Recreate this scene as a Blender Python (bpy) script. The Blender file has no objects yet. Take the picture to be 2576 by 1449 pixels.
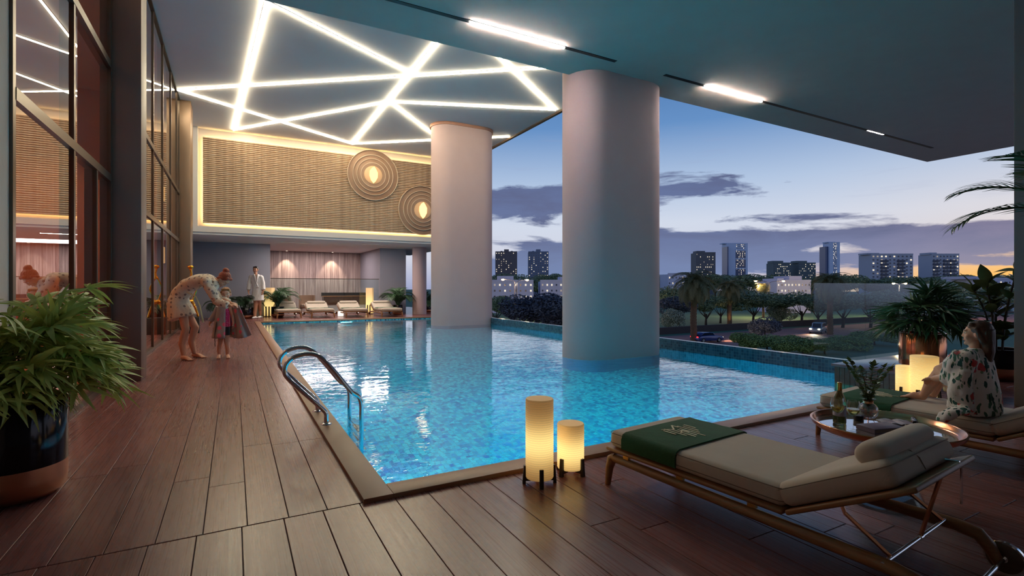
import bpy, bmesh, math, random
from mathutils import Vector, Matrix, noise as mnoise
V = Vector
R_ = math.radians
random.seed(7)
scene = bpy.context.scene
COL = scene.collection

# ---------------------------------------------------------------- camera
FPX, CX, HZ, CH = 1280.0, 1288.0, 722.0, 1.2        # focal length in px, centre column, horizon row, eye height
YAW = math.atan(701 / 1280)
SA, CA = math.sin(YAW), math.cos(YAW)
cam = bpy.data.cameras.new('camera'); camo = bpy.data.objects.new('camera', cam); COL.objects.link(camo)
camo.location = (0, 0, CH); camo.rotation_euler = (R_(90), 0, -YAW)
cam.sensor_width = 36; cam.lens = FPX / 2576 * 36; cam.shift_y = -2.5 / 2576
cam.clip_start = .05; cam.clip_end = 3000
scene.camera = camo
vs = scene.view_settings
vs.view_transform = 'Standard'; vs.look = 'None'; vs.gamma = 1; vs.use_curve_mapping = False
vs.exposure = 0.0
cy = scene.cycles
cy.use_denoising = True
cy.max_bounces = 7; cy.diffuse_bounces = 3; cy.glossy_bounces = 3; cy.transmission_bounces = 5; cy.transparent_max_bounces = 12
cy.sample_clamp_indirect = 4.0
cy.caustics_reflective = False
cy.use_adaptive_sampling = True; cy.adaptive_threshold = .02; cy.use_light_tree = False

def lin(r, g, b):
    f = lambda c: (c / 255 / 12.92) if c <= 10.3 else ((c / 255 + .055) / 1.055) ** 2.4
    return (f(r), f(g), f(b), 1.0)

# tiny expression helper for shader nodes
class X:
    def __init__(s, t, k): s.t, s.k = t, k
    def _m(s, op, *a):
        n = s.t.nodes.new('ShaderNodeMath'); n.operation = op
        for i, v in enumerate((s,) + a):
            if isinstance(v, X): s.t.links.new(v.k, n.inputs[i])
            else: n.inputs[i].default_value = v
        return X(s.t, n.outputs[0])
    def __add__(s, o): return s._m('ADD', o)
    def __sub__(s, o): return s._m('SUBTRACT', o)
    def __mul__(s, o): return s._m('MULTIPLY', o)
    def __truediv__(s, o): return s._m('DIVIDE', o)
    __radd__ = __add__; __rmul__ = __mul__
    def clamp(s):
        r = s._m('ADD', 0.0); r.k.node.use_clamp = True; return r
    def f(s, op, *a): return s._m(op, *a)

class NT:
    "wrapper around a node tree"
    def __init__(s, t): s.t = t
    def n(s, typ, **kw):
        nd = s.t.nodes.new('ShaderNode' + typ)
        for k, v in kw.items(): setattr(nd, k, v)
        return nd
    def link(s, a, b): s.t.links.new(a.k if isinstance(a, X) else a, b)
    def setin(s, nd, key, v):
        if isinstance(v, X) or isinstance(v, bpy.types.NodeSocket): s.link(v, nd.inputs[key])
        else: nd.inputs[key].default_value = v
    def mix(s, fac, a, b, mode='MIX'):
        nd = s.n('Mix', data_type='RGBA', blend_type=mode)
        s.setin(nd, 0, fac); s.setin(nd, 6, a); s.setin(nd, 7, b)
        return nd.outputs[2]
    def comb(s, x, y, z):
        nd = s.n('CombineXYZ')
        for i, v in enumerate((x, y, z)): s.setin(nd, i, v)
        return nd.outputs[0]
    def sep(s, k):
        nd = s.n('SeparateXYZ'); s.link(k, nd.inputs[0]); return [X(s.t, o) for o in nd.outputs]
    def noise(s, vec, scale=5, detail=4, rough=.55, dist=0):
        nd = s.n('TexNoise'); nd.inputs['Scale'].default_value = scale; nd.inputs['Detail'].default_value = detail
        nd.inputs['Roughness'].default_value = rough; nd.inputs['Distortion'].default_value = dist
        if vec is not None: s.link(vec, nd.inputs['Vector'])
        return X(s.t, nd.outputs[0])
    def ramp(s, fac, stops, interp='LINEAR'):
        nd = s.n('ValToRGB'); cr = nd.color_ramp; cr.interpolation = interp
        while len(cr.elements) < len(stops): cr.elements.new(.5)
        for e, (p, c) in zip(cr.elements, stops): e.position = p; e.color = c
        s.link(fac, nd.inputs[0]); return nd.outputs[0]
    def mapping(s, vec, scale=(1, 1, 1), loc=(0, 0, 0), rot=(0, 0, 0)):
        nd = s.n('Mapping'); s.link(vec, nd.inputs[0])
        nd.inputs['Scale'].default_value = scale; nd.inputs['Location'].default_value = loc; nd.inputs['Rotation'].default_value = rot
        return nd.outputs[0]

# ---------------------------------------------------------------- sky (dusk, clouds, glow where the sun went down)
SUN_AZ = R_(76)
world = bpy.data.worlds.new('dusk_sky'); scene.world = world; world.use_nodes = True
W = NT(world.node_tree); world.node_tree.nodes.clear()
tc = W.n('TexCoord')
wx, wy, wz = W.sep(tc.outputs['Generated'])
az = wx.f('ARCTAN2', wy)
el = wz.f('ARCSINE')
base = W.ramp((el / 1.2).clamp(), [(0, lin(160, 166, 200)), (.045, lin(206, 208, 222)), (.10, lin(206, 214, 230)), (.16, lin(174, 194, 222)),
              (.25, lin(100, 142, 194)), (.36, lin(66, 108, 164)), (.6, lin(44, 74, 128)), (1, lin(32, 54, 104))])
daz = (az - SUN_AZ) / .23
side = (daz * daz * -1.0).f('EXPONENT')
e2 = el / .048
glow = side * (e2 * e2 * -1.0).f('EXPONENT')
e3 = el / .16
glow2 = side * (e3 * e3 * -1.0).f('EXPONENT')
c = W.mix((glow2 * .55).clamp(), base, lin(238, 214, 196))
c = W.mix((glow * .95).clamp(), c, lin(255, 184, 74))
# clouds: stretched noise inside a few banks
cv = W.comb(az * 3.2, el * 13.0, 0.0)
n1 = W.noise(cv, 2.0, 6, .60, .35)
n2 = W.noise(W.comb(az * 3.0 + 7.0, el * 34.0, 3.0), 1.6, 5, .62, .3)
def bank(a0, e0, wa, we):
    p = (az - R_(a0)) / R_(wa); q = (el - R_(e0)) / R_(we)
    return ((p * p + q * q) * -1.0).f('EXPONENT')
mask = bank(43, 10.3, 16, 2.0) * .80 + bank(45, 3.4, 15, 3.2) * 1.35 + bank(29, 1.2, 8, 2.2) * 1.2 + bank(72, 4.5, 12, 1.4) * .92 \
     + bank(27, 9.0, 8, 1.9) * .85 + bank(76, 2.0, 9, .45) * .55 + bank(64, 7.2, 12, .8) * .42 + bank(67, 2.6, 7, .9) * .62
cl = ((n1 * .95 + n2 * .35 + mask * .60 - .94) * 9.0).clamp()
wisp = ((n2 + n1 * .5 - .84) * 2.6).clamp() * .35
ccol = W.mix((glow2 * .75).clamp(), lin(92, 106, 148), lin(146, 124, 140))
ccol = W.mix(((n1 - .42) * 3.0).clamp(), ccol, lin(84, 90, 126))
ccol = W.mix(((el * -1.0 + .10) / .10).clamp(), ccol, lin(116, 136, 178))
c = W.mix((wisp * (el / .1).clamp()).clamp(), c, lin(150, 156, 190))
c = W.mix((cl * .94).clamp(), c, ccol)
c = W.mix((glow * (cl * -.7 + 1.0) * .6).clamp(), c, lin(255, 196, 92))
low = ((el * -1.0) / .05).clamp()
c = W.mix(low, c, lin(60, 66, 84))
bg = W.n('Background'); W.link(c, bg.inputs[0]); bg.inputs[1].default_value = 1.04
wo = W.n('OutputWorld'); W.link(bg.outputs[0], wo.inputs[0])

# ---------------------------------------------------------------- materials
MATS = {}
def newmat(name):
    m = bpy.data.materials.new(name); m.use_nodes = True; m.node_tree.nodes.clear()
    N = NT(m.node_tree); out = N.n('OutputMaterial'); MATS[name] = m
    return m, N, out
def pri(N, out, **kw):
    p = N.n('BsdfPrincipled')
    for k, v in kw.items(): N.setin(p, k.replace('_', ' '), v)
    N.link(p.outputs[0], out.inputs[0]); return p
def bump(N, p, h, strength=.3, dist=.01):
    b = N.n('Bump'); b.inputs['Strength'].default_value = strength; b.inputs['Distance'].default_value = dist
    N.link(h, b.inputs['Height']); N.link(b.outputs[0], p.inputs['Normal'])
def mat(name, col, rough=.6, metal=0., var=0., vscale=6, bmp=0., bscale=80, bdist=.004, stretch=(1, 1, 1), **kw):
    if name in MATS: return MATS[name]
    m, N, out = newmat(name)
    t = N.n('TexCoord').outputs['Object']
    p = pri(N, out, Roughness=rough, Metallic=metal)
    p.inputs['Base Color'].default_value = col
    for k, v in kw.items(): N.setin(p, k.replace('_', ' '), v)
    if var:
        nz = N.noise(N.mapping(t, stretch), vscale, 5)
        cc = N.mix(nz, tuple(x * (1 - var) for x in col[:3]) + (1,), tuple(min(1, x * (1 + var)) for x in col[:3]) + (1,))
        N.link(cc, p.inputs['Base Color'])
    if bmp: bump(N, p, N.noise(N.mapping(t, stretch), bscale, 4), bmp, bdist)
    return m
def emit(name, col, strength, lit=True):
    m, N, out = newmat(name); e = N.n('Emission'); e.inputs[0].default_value = col; e.inputs[1].default_value = strength
    N.link(e.outputs[0], out.inputs[0])
    if not lit: m.cycles.emission_sampling = 'NONE'
    return m
def archglass(name, tint, ior=1.5, rough=0., extra=0.):
    "thin pane: Fresnel reflection over a tinted see-through body"
    m, N, out = newmat(name)
    lw = N.n('LayerWeight'); lw.inputs[0].default_value = .5
    f0 = ((ior - 1) / (ior + 1)) ** 2 + extra
    f = (X(N.t, lw.outputs['Facing']).f('POWER', 5.0) * (1 - f0) + f0).clamp()
    tr = N.n('BsdfTransparent'); tr.inputs[0].default_value = tint
    gl = N.n('BsdfGlossy'); gl.inputs['Roughness'].default_value = rough; gl.inputs[0].default_value = (1, 1, 1, 1)
    mx = N.n('MixShader'); N.link(f, mx.inputs[0]); N.link(tr.outputs[0], mx.inputs[1]); N.link(gl.outputs[0], mx.inputs[2])
    N.link(mx.outputs[0], out.inputs[0]); return m

def wood_mat(name, c0, c1, rough=.4, axis=1, rnd=True, gscale=1., spec=.5, coat=0.):
    "long-grain wood, grain along the local axis; each object gets its own offset and tone"
    m, N, out = newmat(name)
    t = N.n('TexCoord').outputs['Object']; oi = N.n('ObjectInfo')
    rv = X(N.t, oi.outputs['Random'])
    off = N.n('VectorMath', operation='ADD'); N.link(t, off.inputs[0])
    N.link(N.comb(rv * 31.0, rv * 57.0, rv * 13.0), off.inputs[1])
    sc = [9 * gscale] * 3; sc[axis] = .8 * gscale
    v = N.mapping(off.outputs[0], tuple(sc))
    n1 = N.noise(v, 1.6, 5, .6, 1.2); sc2 = [60 * gscale] * 3; sc2[axis] = .5 * gscale
    n2 = N.noise(N.mapping(off.outputs[0], tuple(sc2)), 2, 3, .6)
    f = (n1 * .98 + n2 * .06 - .02)
    if rnd: f = f + rv * .22 - .11
    cc = N.ramp(f.clamp(), [(.12, c0), (.82, c1)])
    p = pri(N, out, Roughness=(n2 * .12 + (rough - .06)), Specular_IOR_Level=spec)
    N.link(cc, p.inputs['Base Color'])
    if coat: p.inputs['Coat Weight'].default_value = coat; p.inputs['Coat Roughness'].default_value = .2
    bump(N, p, n2, .05, .002)
    return m

# ---------------------------------------------------------------- mesh helpers
class MB:
    def __init__(s): s.v, s.f = [], []
    def add(s, vs, fs):
        o = len(s.v); s.v += [tuple(p) for p in vs]; s.f += [tuple(i + o for i in f) for f in fs]; return s
    def box(s, x0, x1, y0, y1, z0, z1):
        return s.add([(x0, y0, z0), (x1, y0, z0), (x1, y1, z0), (x0, y1, z0), (x0, y0, z1), (x1, y0, z1), (x1, y1, z1), (x0, y1, z1)],
                     [(0, 3, 2, 1), (4, 5, 6, 7), (0, 1, 5, 4), (1, 2, 6, 5), (2, 3, 7, 6), (3, 0, 4, 7)])
    def rings(s, rings, closed_ends=True, loop=True):
        n = len(rings[0]); vs = [p for r in rings for p in r]; fs = []
        for i in range(len(rings) - 1):
            for j in range(n if loop else n - 1):
                a, b = i * n + j, i * n + (j + 1) % n
                fs.append((a, b, b + n, a + n))
        if closed_ends and loop:
            fs.append(tuple(range(n))[::-1]); k = (len(rings) - 1) * n; fs.append(tuple(k + j for j in range(n)))
        return s.add(vs, fs)
    def tube(s, pts, r, n=8, u=None, flat=1.0, caps=True):
        pts = [V(p) for p in pts]; rs = r if isinstance(r, (list, tuple)) else [r] * len(pts)
        rings = []; nu = None
        for i, p in enumerate(pts):
            t = (pts[min(i + 1, len(pts) - 1)] - pts[max(i - 1, 0)]).normalized()
            if nu is None:
                ref = V(u) if u is not None else (V((0, 0, 1)) if abs(t.z) < .9 else V((1, 0, 0)))
                nu = (ref - t * ref.dot(t)).normalized()
            else:
                nu = (nu - t * nu.dot(t)).normalized()
            nv = t.cross(nu)
            rings.append([p + (nu * math.cos(2 * math.pi * k / n) * flat + nv * math.sin(2 * math.pi * k / n)) * rs[i] for k in range(n)])
        return s.rings(rings, caps)
    def lathe(s, prof, n=32, c=(0, 0, 0), sx=1., sy=1., caps=True):
        rings = [[(c[0] + r * sx * math.cos(2 * math.pi * k / n), c[1] + r * sy * math.sin(2 * math.pi * k / n), c[2] + z) for k in range(n)] for r, z in prof]
        return s.rings(rings, caps)
    def prism(s, poly, lo, hi, axis=2):
        n = len(poly)
        def mk(p, h): return (p[0], p[1], h) if axis == 2 else ((p[0], h, p[1]) if axis == 1 else (h, p[0], p[1]))
        vs = [mk(p, lo) for p in poly] + [mk(p, hi) for p in poly]
        fs = [tuple(range(n))[::-1], tuple(range(n, 2 * n))] + [(i, (i + 1) % n, (i + 1) % n + n, i + n) for i in range(n)]
        return s.add(vs, fs)
    def loft(s, secs, uax, n=16, caps=True):
        "elliptical sections (centre, a, b): a along uax, b across"
        ps = [V(q[0]) for q in secs]; rings = []
        for i, (p, a, b) in enumerate(secs):
            t = (ps[min(i + 1, len(ps) - 1)] - ps[max(i - 1, 0)]).normalized()
            u = V(uax); u = (u - t * u.dot(t)).normalized(); w = t.cross(u)
            rings.append([ps[i] + u * a * math.cos(2 * math.pi * k / n) + w * b * math.sin(2 * math.pi * k / n) for k in range(n)])
        return s.rings(rings, caps)
    def ball(s, c, r, n=14, m=9, rot=None):
        rx, ry, rz = r if isinstance(r, (tuple, list)) else (r, r, r); M = rot or Matrix.Identity(3); c = V(c)
        rings = []
        for i in range(m + 1):
            th = math.pi * (i + .02 if i == 0 else (i - .02 if i == m else i)) / m
            rings.append([c + M @ V((rx * math.sin(th) * math.cos(2 * math.pi * k / n), ry * math.sin(th) * math.sin(2 * math.pi * k / n), -rz * math.cos(th))) for k in range(n)])
        return s.rings(rings, True)
    def cap(s, p0, r0, p1, r1, n=12):
        p0, p1 = V(p0), V(p1); t = (p1 - p0).normalized(); pts, rs = [], []
        for k in range(5):
            a = math.pi / 2 * (1 - k / 4.001); pts.append(p0 - t * r0 * math.sin(a)); rs.append(max(.02 * r0, r0 * math.cos(a)))
        for k in range(5):
            a = math.pi / 2 * (k / 4.001); pts.append(p1 + t * r1 * math.sin(a)); rs.append(max(.02 * r1, r1 * math.cos(a)))
        return s.tube(pts, rs, n)
    def mesh(s, name, smooth=False):
        me = bpy.data.meshes.new(name); me.from_pydata(s.v, [], s.f)
        bm = bmesh.new(); bm.from_mesh(me); bmesh.ops.recalc_face_normals(bm, faces=bm.faces); bm.to_mesh(me); bm.free()
        if smooth:
            for p in me.polygons: p.use_smooth = True
            if smooth != 'all': shade_auto(me, smooth if isinstance(smooth, float) else .9)
        return me
    def build(s, name, m, parent=None, smooth=False, loc=None, rot=None, bevel=0, segs=2, **tags):
        me = s.mesh(name, smooth if not bevel else False)
        if bevel: bevel_mesh(me, bevel, segs)
        return obj(name, me, m, parent, loc, rot, **tags)

def shade_auto(me, ang):
    bm = bmesh.new(); bm.from_mesh(me)
    for e in bm.edges:
        e.smooth = not (len(e.link_faces) == 2 and e.calc_face_angle(0) > ang)
    bm.to_mesh(me); bm.free()
def bevel_mesh(me, w, segs=2):
    bm = bmesh.new(); bm.from_mesh(me)
    es = [e for e in bm.edges if len(e.link_faces) == 2 and e.calc_face_angle(0) > .5]
    bmesh.ops.bevel(bm, geom=es, offset=w, segments=segs, profile=.5, affect='EDGES', clamp_overlap=True)
    bm.to_mesh(me); bm.free()
    for p in me.polygons: p.use_smooth = True
    shade_auto(me, .75)
def obj(name, me, m, parent=None, loc=None, rot=None, **tags):
    o = bpy.data.objects.new(name, me); COL.objects.link(o)
    if m is not None and not me.materials: me.materials.append(MATS[m] if isinstance(m, str) else m)
    if parent is not None: o.parent = parent
    if loc is not None: o.location = loc
    if rot is not None: o.rotation_euler = rot
    tag(o, **tags); return o
def tag(o, label=None, cat=None, group=None, kind=None):
    if label: o['label'] = label
    if cat: o['category'] = cat
    if group: o['group'] = group
    if kind: o['kind'] = kind
    return o
def thing(name, label, cat, loc=(0, 0, 0), rz=0., group=None, kind=None):
    o = bpy.data.objects.new(name, None); COL.objects.link(o); o.empty_display_size = .1
    o.location = loc; o.rotation_euler = (0, 0, rz)
    return tag(o, label, cat, group, kind)
def struct(name, label, loc=(0, 0, 0)): return thing(name, label, None, loc, kind='structure')
def copy_tree(o, parent=None):
    c = o.copy(); COL.objects.link(c); c.parent = parent
    for ch in [k for k in bpy.data.objects if k.parent == o and k != c]: copy_tree(ch, c)
    return c
def light(name, typ, loc, energy, col, parent=None, size=.1, sy=None, rot=None, **kw):
    l = bpy.data.lights.new(name, typ); l.energy = energy; l.color = col[:3]
    if typ == 'AREA':
        l.shape = 'RECTANGLE' if sy else 'SQUARE'; l.size = size
        if sy: l.size_y = sy
    else: l.shadow_soft_size = size
    for k, v in kw.items(): setattr(l, k, v)
    o = bpy.data.objects.new(name, l); COL.objects.link(o); o.location = loc
    if rot: o.rotation_euler = rot
    if parent is not None: o.parent = parent
    return o
def PZ(px, py, z=0.):
    "photo pixel -> world point on the level z"
    d = (CH - z) * FPX / (py - HZ); return PD(px, py, d)
def PD(px, py, d):
    "photo pixel -> world point at depth d"
    r = (px - CX) / FPX * d
    return V((d * SA + r * CA, d * CA - r * SA, CH - (py - HZ) * d / FPX))
def remeshed(mb, voxel, smooth=6, fac=.5):
    me = mb.mesh('tmp'); o = bpy.data.objects.new('tmp', me); COL.objects.link(o)
    md = o.modifiers.new('r', 'REMESH'); md.mode = 'VOXEL'; md.voxel_size = voxel; md.use_smooth_shade = True
    if smooth:
        sm = o.modifiers.new('s', 'SMOOTH'); sm.iterations = smooth; sm.factor = fac
    dg = bpy.context.evaluated_depsgraph_get(); dg.update()
    res = bpy.data.meshes.new_from_object(o.evaluated_get(dg), depsgraph=dg)
    bpy.data.objects.remove(o); bpy.data.meshes.remove(me)
    for p in res.polygons: p.use_smooth = True
    return res
def wrinkle(me, amp, freq, stretch=(1, 1, 1)):
    n = len(me.vertices); co = [0.] * (3 * n); no = [0.] * (3 * n)
    me.vertices.foreach_get('co', co); me.vertex_normals.foreach_get('vector', no)
    for i in range(0, 3 * n, 3):
        q = V((co[i] * stretch[0], co[i + 1] * stretch[1], co[i + 2] * stretch[2])) * freq
        d = mnoise.noise(q) * amp + mnoise.noise(q * 2.3) * amp * .4
        for k in range(3): co[i + k] += no[i + k] * d
    me.vertices.foreach_set('co', co); me.update()
# ---------------------------------------------------------------- surface materials
wood_mat('deck_wood', lin(92, 54, 52), lin(146, 94, 89), rough=.28, axis=1)
wood_mat('teak', lin(104, 66, 38), lin(168, 118, 74), rough=.45, axis=1, rnd=False, gscale=2.)
wood_mat('dark_wood', lin(52, 34, 26), lin(104, 70, 52), rough=.3, axis=1, rnd=False)
wood_mat('trim_wood', lin(70, 52, 40), lin(104, 80, 62), rough=.5, axis=1, rnd=False)
mat('coping_stone', lin(150, 106, 78), .42, var=.12, vscale=5, bmp=.1, bscale=120)
mat('soffit_paint', lin(206, 186, 174), .85, var=.07, vscale=3, bmp=.35, bscale=160, bdist=.004)
mat('ceiling_paint', lin(222, 220, 220), .75, var=.05, vscale=1.2, bmp=.08, bscale=60)
mat('column_plaster', lin(188, 164, 164), .8, var=.06, vscale=2, bmp=.35, bscale=90, bdist=.003)
mat('wall_plaster', lin(214, 208, 206), .8, var=.03, vscale=3)
mat('grey_wall', lin(140, 140, 152), .75, var=.05, vscale=2)
mat('brown_clad', lin(126, 102, 92), .45, var=.08, vscale=2)
mat('gold_clad', lin(128, 104, 84), .38, .35, var=.08, vscale=2)
mat('pillar_paint', lin(96, 92, 94), .7, var=.05, vscale=2)
mat('concrete', lin(200, 186, 172), .85, var=.22, vscale=4, bmp=.5, bscale=30, bdist=.01, stretch=(1, 1, .3))
mat('frame_metal', lin(104, 92, 82), .32, .75)
mat('frame_dark', lin(34, 30, 28), .4, .4)
mat('interior_wall', lin(206, 140, 104), .6, var=.1, vscale=1.5)
mat('interior_floor', lin(196, 110, 62), .35, var=.12, vscale=2)
mat('black', lin(12, 12, 13), .5)
archglass('facade_glass', (.80, .66, .58, 1), 1.6, 0.0, .40)
archglass('clear_glass', (.88, .96, .95, 1), 1.5, 0.0, .0)
emit('led_white', lin(255, 238, 200), 58.0)
emit('cove_warm', lin(255, 208, 126), 40.0)
emit('slot_white', lin(255, 236, 214), 3.0, False)
emit('track_white', lin(255, 242, 230), 230.0)
emit('lamp_panel', lin(255, 205, 130), 2.2, False)

def mosaic(name, stops, ts, per_object=False, rough=.12, grout=(.1, .2, .24, 1)):
    m, N, out = newmat(name)
    if per_object:
        rnd = X(N.t, N.n('ObjectInfo').outputs['Random']); col = N.ramp(rnd, stops)
    else:
        t = N.n('TexCoord').outputs['Object']
        x, y, z = [(k + .0125) / ts for k in N.sep(t)]
        wn = N.n('TexWhiteNoise'); N.link(N.comb(x.f('FLOOR'), y.f('FLOOR'), z.f('FLOOR')), wn.inputs['Vector'])
        col = N.ramp(wn.outputs['Value'], stops)
        g = None
        for k in (x, y, z):
            fr = k.f('FRACT'); e = ((fr - .5).f('ABSOLUTE') - .43).f('GREATER_THAN', 0.0)
            g = e if g is None else g.f('MAXIMUM', e)
        col = N.mix(g, col, grout)
    p = pri(N, out, Roughness=rough); N.link(col, p.inputs['Base Color'])
    return m
TILES = [(0, lin(16, 76, 112)), (.16, lin(36, 130, 160)), (.42, lin(70, 178, 196)), (.7, lin(104, 206, 214)), (.9, lin(40, 120, 166)), (1, lin(14, 56, 100))]
mosaic('pool_mosaic', TILES, .05)
mosaic('pool_tile', TILES, .05, per_object=True)
mosaic('edge_mosaic', [(0, lin(24, 64, 92)), (.5, lin(36, 88, 116)), (1, lin(54, 112, 138))], .05, rough=.15, grout=lin(70, 116, 134))
mosaic('shade_mosaic', [(0, lin(12, 34, 58)), (.5, lin(18, 46, 74)), (1, lin(28, 62, 92))], .05, rough=.15, grout=lin(30, 60, 84))  # shade put into the colour: dark blue for the unlit column foot

# water: refracting, rippled surface over the lit basin
m, N, out = newmat('pool_water')
t = N.n('TexCoord').outputs['Object']
h = N.noise(N.mapping(t, (1, 1.6, 1)), 1.5, 3, .5, .4) * .9 + N.noise(N.mapping(t, (1, 1.7, 1), rot=(0, 0, .5)), 5.0, 3, .55, .6) * .28 + N.noise(t, 17, 2, .5) * .02
bp = N.n('Bump'); bp.inputs['Strength'].default_value = .24; bp.inputs['Distance'].default_value = .035; N.link(h, bp.inputs['Height'])
rf = N.n('BsdfRefraction'); rf.inputs['IOR'].default_value = 1.33; rf.inputs['Roughness'].default_value = 0; rf.inputs[0].default_value = (.86, .98, 1, 1)
gl = N.n('BsdfGlossy'); gl.inputs['Roughness'].default_value = .02; gl.inputs[0].default_value = (1, 1, 1, 1)
fr = N.n('Fresnel'); fr.inputs[0].default_value = 1.36
for nd in (rf, gl, fr): N.link(bp.outputs[0], nd.inputs['Normal'])
mx = N.n('MixShader'); N.link((X(N.t, fr.outputs[0]) * 1.25).clamp(), mx.inputs[0]); N.link(rf.outputs[0], mx.inputs[1]); N.link(gl.outputs[0], mx.inputs[2]); N.link(mx.outputs[0], out.inputs[0])


# travertine
m, N, out = newmat('travertine')
t = N.n('TexCoord').outputs['Object']
v = N.noise(N.mapping(t, (9, 9, .35)), 1.5, 7, .65, .5)
p = pri(N, out, Roughness=.45); N.link(N.ramp(v, [(.3, lin(122, 104, 102)), (.5, lin(164, 146, 142)), (.7, lin(206, 190, 184))]), p.inputs['Base Color'])
m, N, out = newmat('slat_stone')
t = N.n('TexCoord').outputs['Object']
v = N.noise(N.mapping(t, (2.5, 9, 9)), 3, 7, .7, .3)
p = pri(N, out, Roughness=.7); N.link(N.ramp(v, [(.3, lin(144, 116, 94)), (.5, lin(188, 158, 132)), (.72, lin(222, 196, 168))]), p.inputs['Base Color'])
bump(N, p, v, .3, .01)

# ---------------------------------------------------------------- decks of separate boards
PXL, PXR, PYN, PYF = .80, 7.60, 3.03, 19.20        # pool edges
FAC = -1.35                                         # glazed facade plane
_pl = {}
def plank(L, w):
    k = (round(L, 2), round(w, 3))
    if k not in _pl:
        b = MB(); g = .0017; c_ = .0018; x0, x1, y0, y1 = g, k[1] - g, g, k[0] - g
        b.add([(x0, y0, -.03), (x1, y0, -.03), (x1, y1, -.03), (x0, y1, -.03), (x0, y0, -c_), (x1, y0, -c_), (x1, y1, -c_), (x0, y1, -c_),
               (x0 + c_, y0 + c_, 0), (x1 - c_, y0 + c_, 0), (x1 - c_, y1 - c_, 0), (x0 + c_, y1 - c_, 0)],
              [(0, 3, 2, 1), (0, 1, 5, 4), (1, 2, 6, 5), (2, 3, 7, 6), (3, 0, 4, 7), (4, 5, 9, 8), (5, 6, 10, 9), (6, 7, 11, 10), (7, 4, 8, 11), (8, 9, 10, 11)])
        _pl[k] = b.mesh('plank')
    return _pl[k]
def deck(root, x0, x1, y0, y1, seam, w, L0, L1, rng):
    x = seam - math.ceil((seam - x0) / w) * w
    while x < x1 - .005:
        a, b = max(x, x0), min(x + w, x1)
        if b - a > .01:
            y = y0; first = True
            while y < y1 - .01:
                L = rng.uniform(L0, L1) * (rng.uniform(.25, 1) if first else 1); first = False
                e = y + L
                if y1 - e < .35: e = y1
                obj('plank', plank(e - y, b - a), 'deck_wood', root, (a, y, 0))
                y += round(e - y, 2)
        x += w
rng = random.Random(3)
fl = struct('floor', 'brown timber-look deck boards along the left side of the pool')
MB().box(FAC - .1, .66, 2.86, 19.5, -.2, -.031).build('slab', 'black', fl)
deck(fl, FAC, .655, 2.885, 19.36, .062, .192, 1.5, 2.3, rng)
fl = struct('floor', 'brown timber-look deck boards in front of the pool under the loungers')
MB().box(FAC - .1, 10.2, -4, 2.95, -.2, -.031).build('slab', 'black', fl)
deck(fl, FAC, 9.9, -.9, 2.878, .037, .192, 1.1, 1.9, rng)
MB().box(FAC - .1, 10.2, -6, -.9, -.03, 0).build('rear_deck', 'deck_wood', fl)
fl = struct('floor', 'brown deck boards beyond the pool under the row of loungers')
MB().box(FAC - .1, 9.5, 19.3, 30, -.2, -.031).build('slab', 'black', fl)
deck(fl, FAC, 9.3, 19.375, 23.8, .062, .384, 2.2, 4.6, rng)
MB().box(FAC, 9.3, 23.8, 30, -.03, 0).build('rear_deck', 'deck_wood', fl)

# coping, raised a little over the boards
def coping(name, lab, *a):
    tag(MB().box(*a).build(name, 'coping_stone', bevel=.004), lab, kind='structure')
coping('trim_1', 'brown stone coping along the left edge of the pool', .632, PXL, 2.86, 19.37, -.02, .026)
coping('trim_2', 'brown stone coping along the near edge of the pool', PXL, 6.88, 2.86, PYN, -.02, .026)
coping('trim_3', 'brown stone coping along the far edge of the pool', PXL, 7.75, PYF, 19.37, -.02, .026)

# ---------------------------------------------------------------- pool
ZB, ZW = -1.15, -.045
pool = struct('pool_basin', 'blue mosaic tiled swimming pool basin')
MB().box(PXL - .1, PXR + .1, PYN - .1, PYF + .1, ZB - .15, ZB).build('basin_floor', 'pool_mosaic', pool)
MB().box(PXL - .15, PXL, PYN - .1, PYF + .1, ZB, -.021).build('basin_wall', 'pool_mosaic', pool)
MB().box(PXL, 6.88, PYN - .15, PYN, ZB, -.021).build('basin_wall', 'pool_mosaic', pool)
MB().box(PXL, PXR, PYF, PYF + .15, ZB, -.021).build('basin_wall', 'pool_mosaic', pool)
MB().box(PXR, PXR + .12, 3.7, PYF + .1, ZB, .165).build('overflow_wall', 'edge_mosaic', pool)
tm = MB().box(-.0225, .0225, -.0225, .0225, 0, .005).mesh('tile')
for i in range(15):
    for j in range(20):
        obj('tile', tm, 'pool_tile', pool, (.8375 + i * .05, 3.9375 + j * .05, ZB))
w = MB().box(PXL + .001, PXR - .001, PYN + .001, PYF - .001, ZW - .002, ZW)
w = MB(); w.add([(PXL, PYN, ZW), (PXR, PYN, ZW), (PXR, PYF, ZW), (PXL, PYF, ZW)], [(0, 1, 2, 3)])
w.build('pool_water', 'pool_water', label='rippled turquoise water filling the swimming pool', cat='water', kind='stuff')
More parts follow.
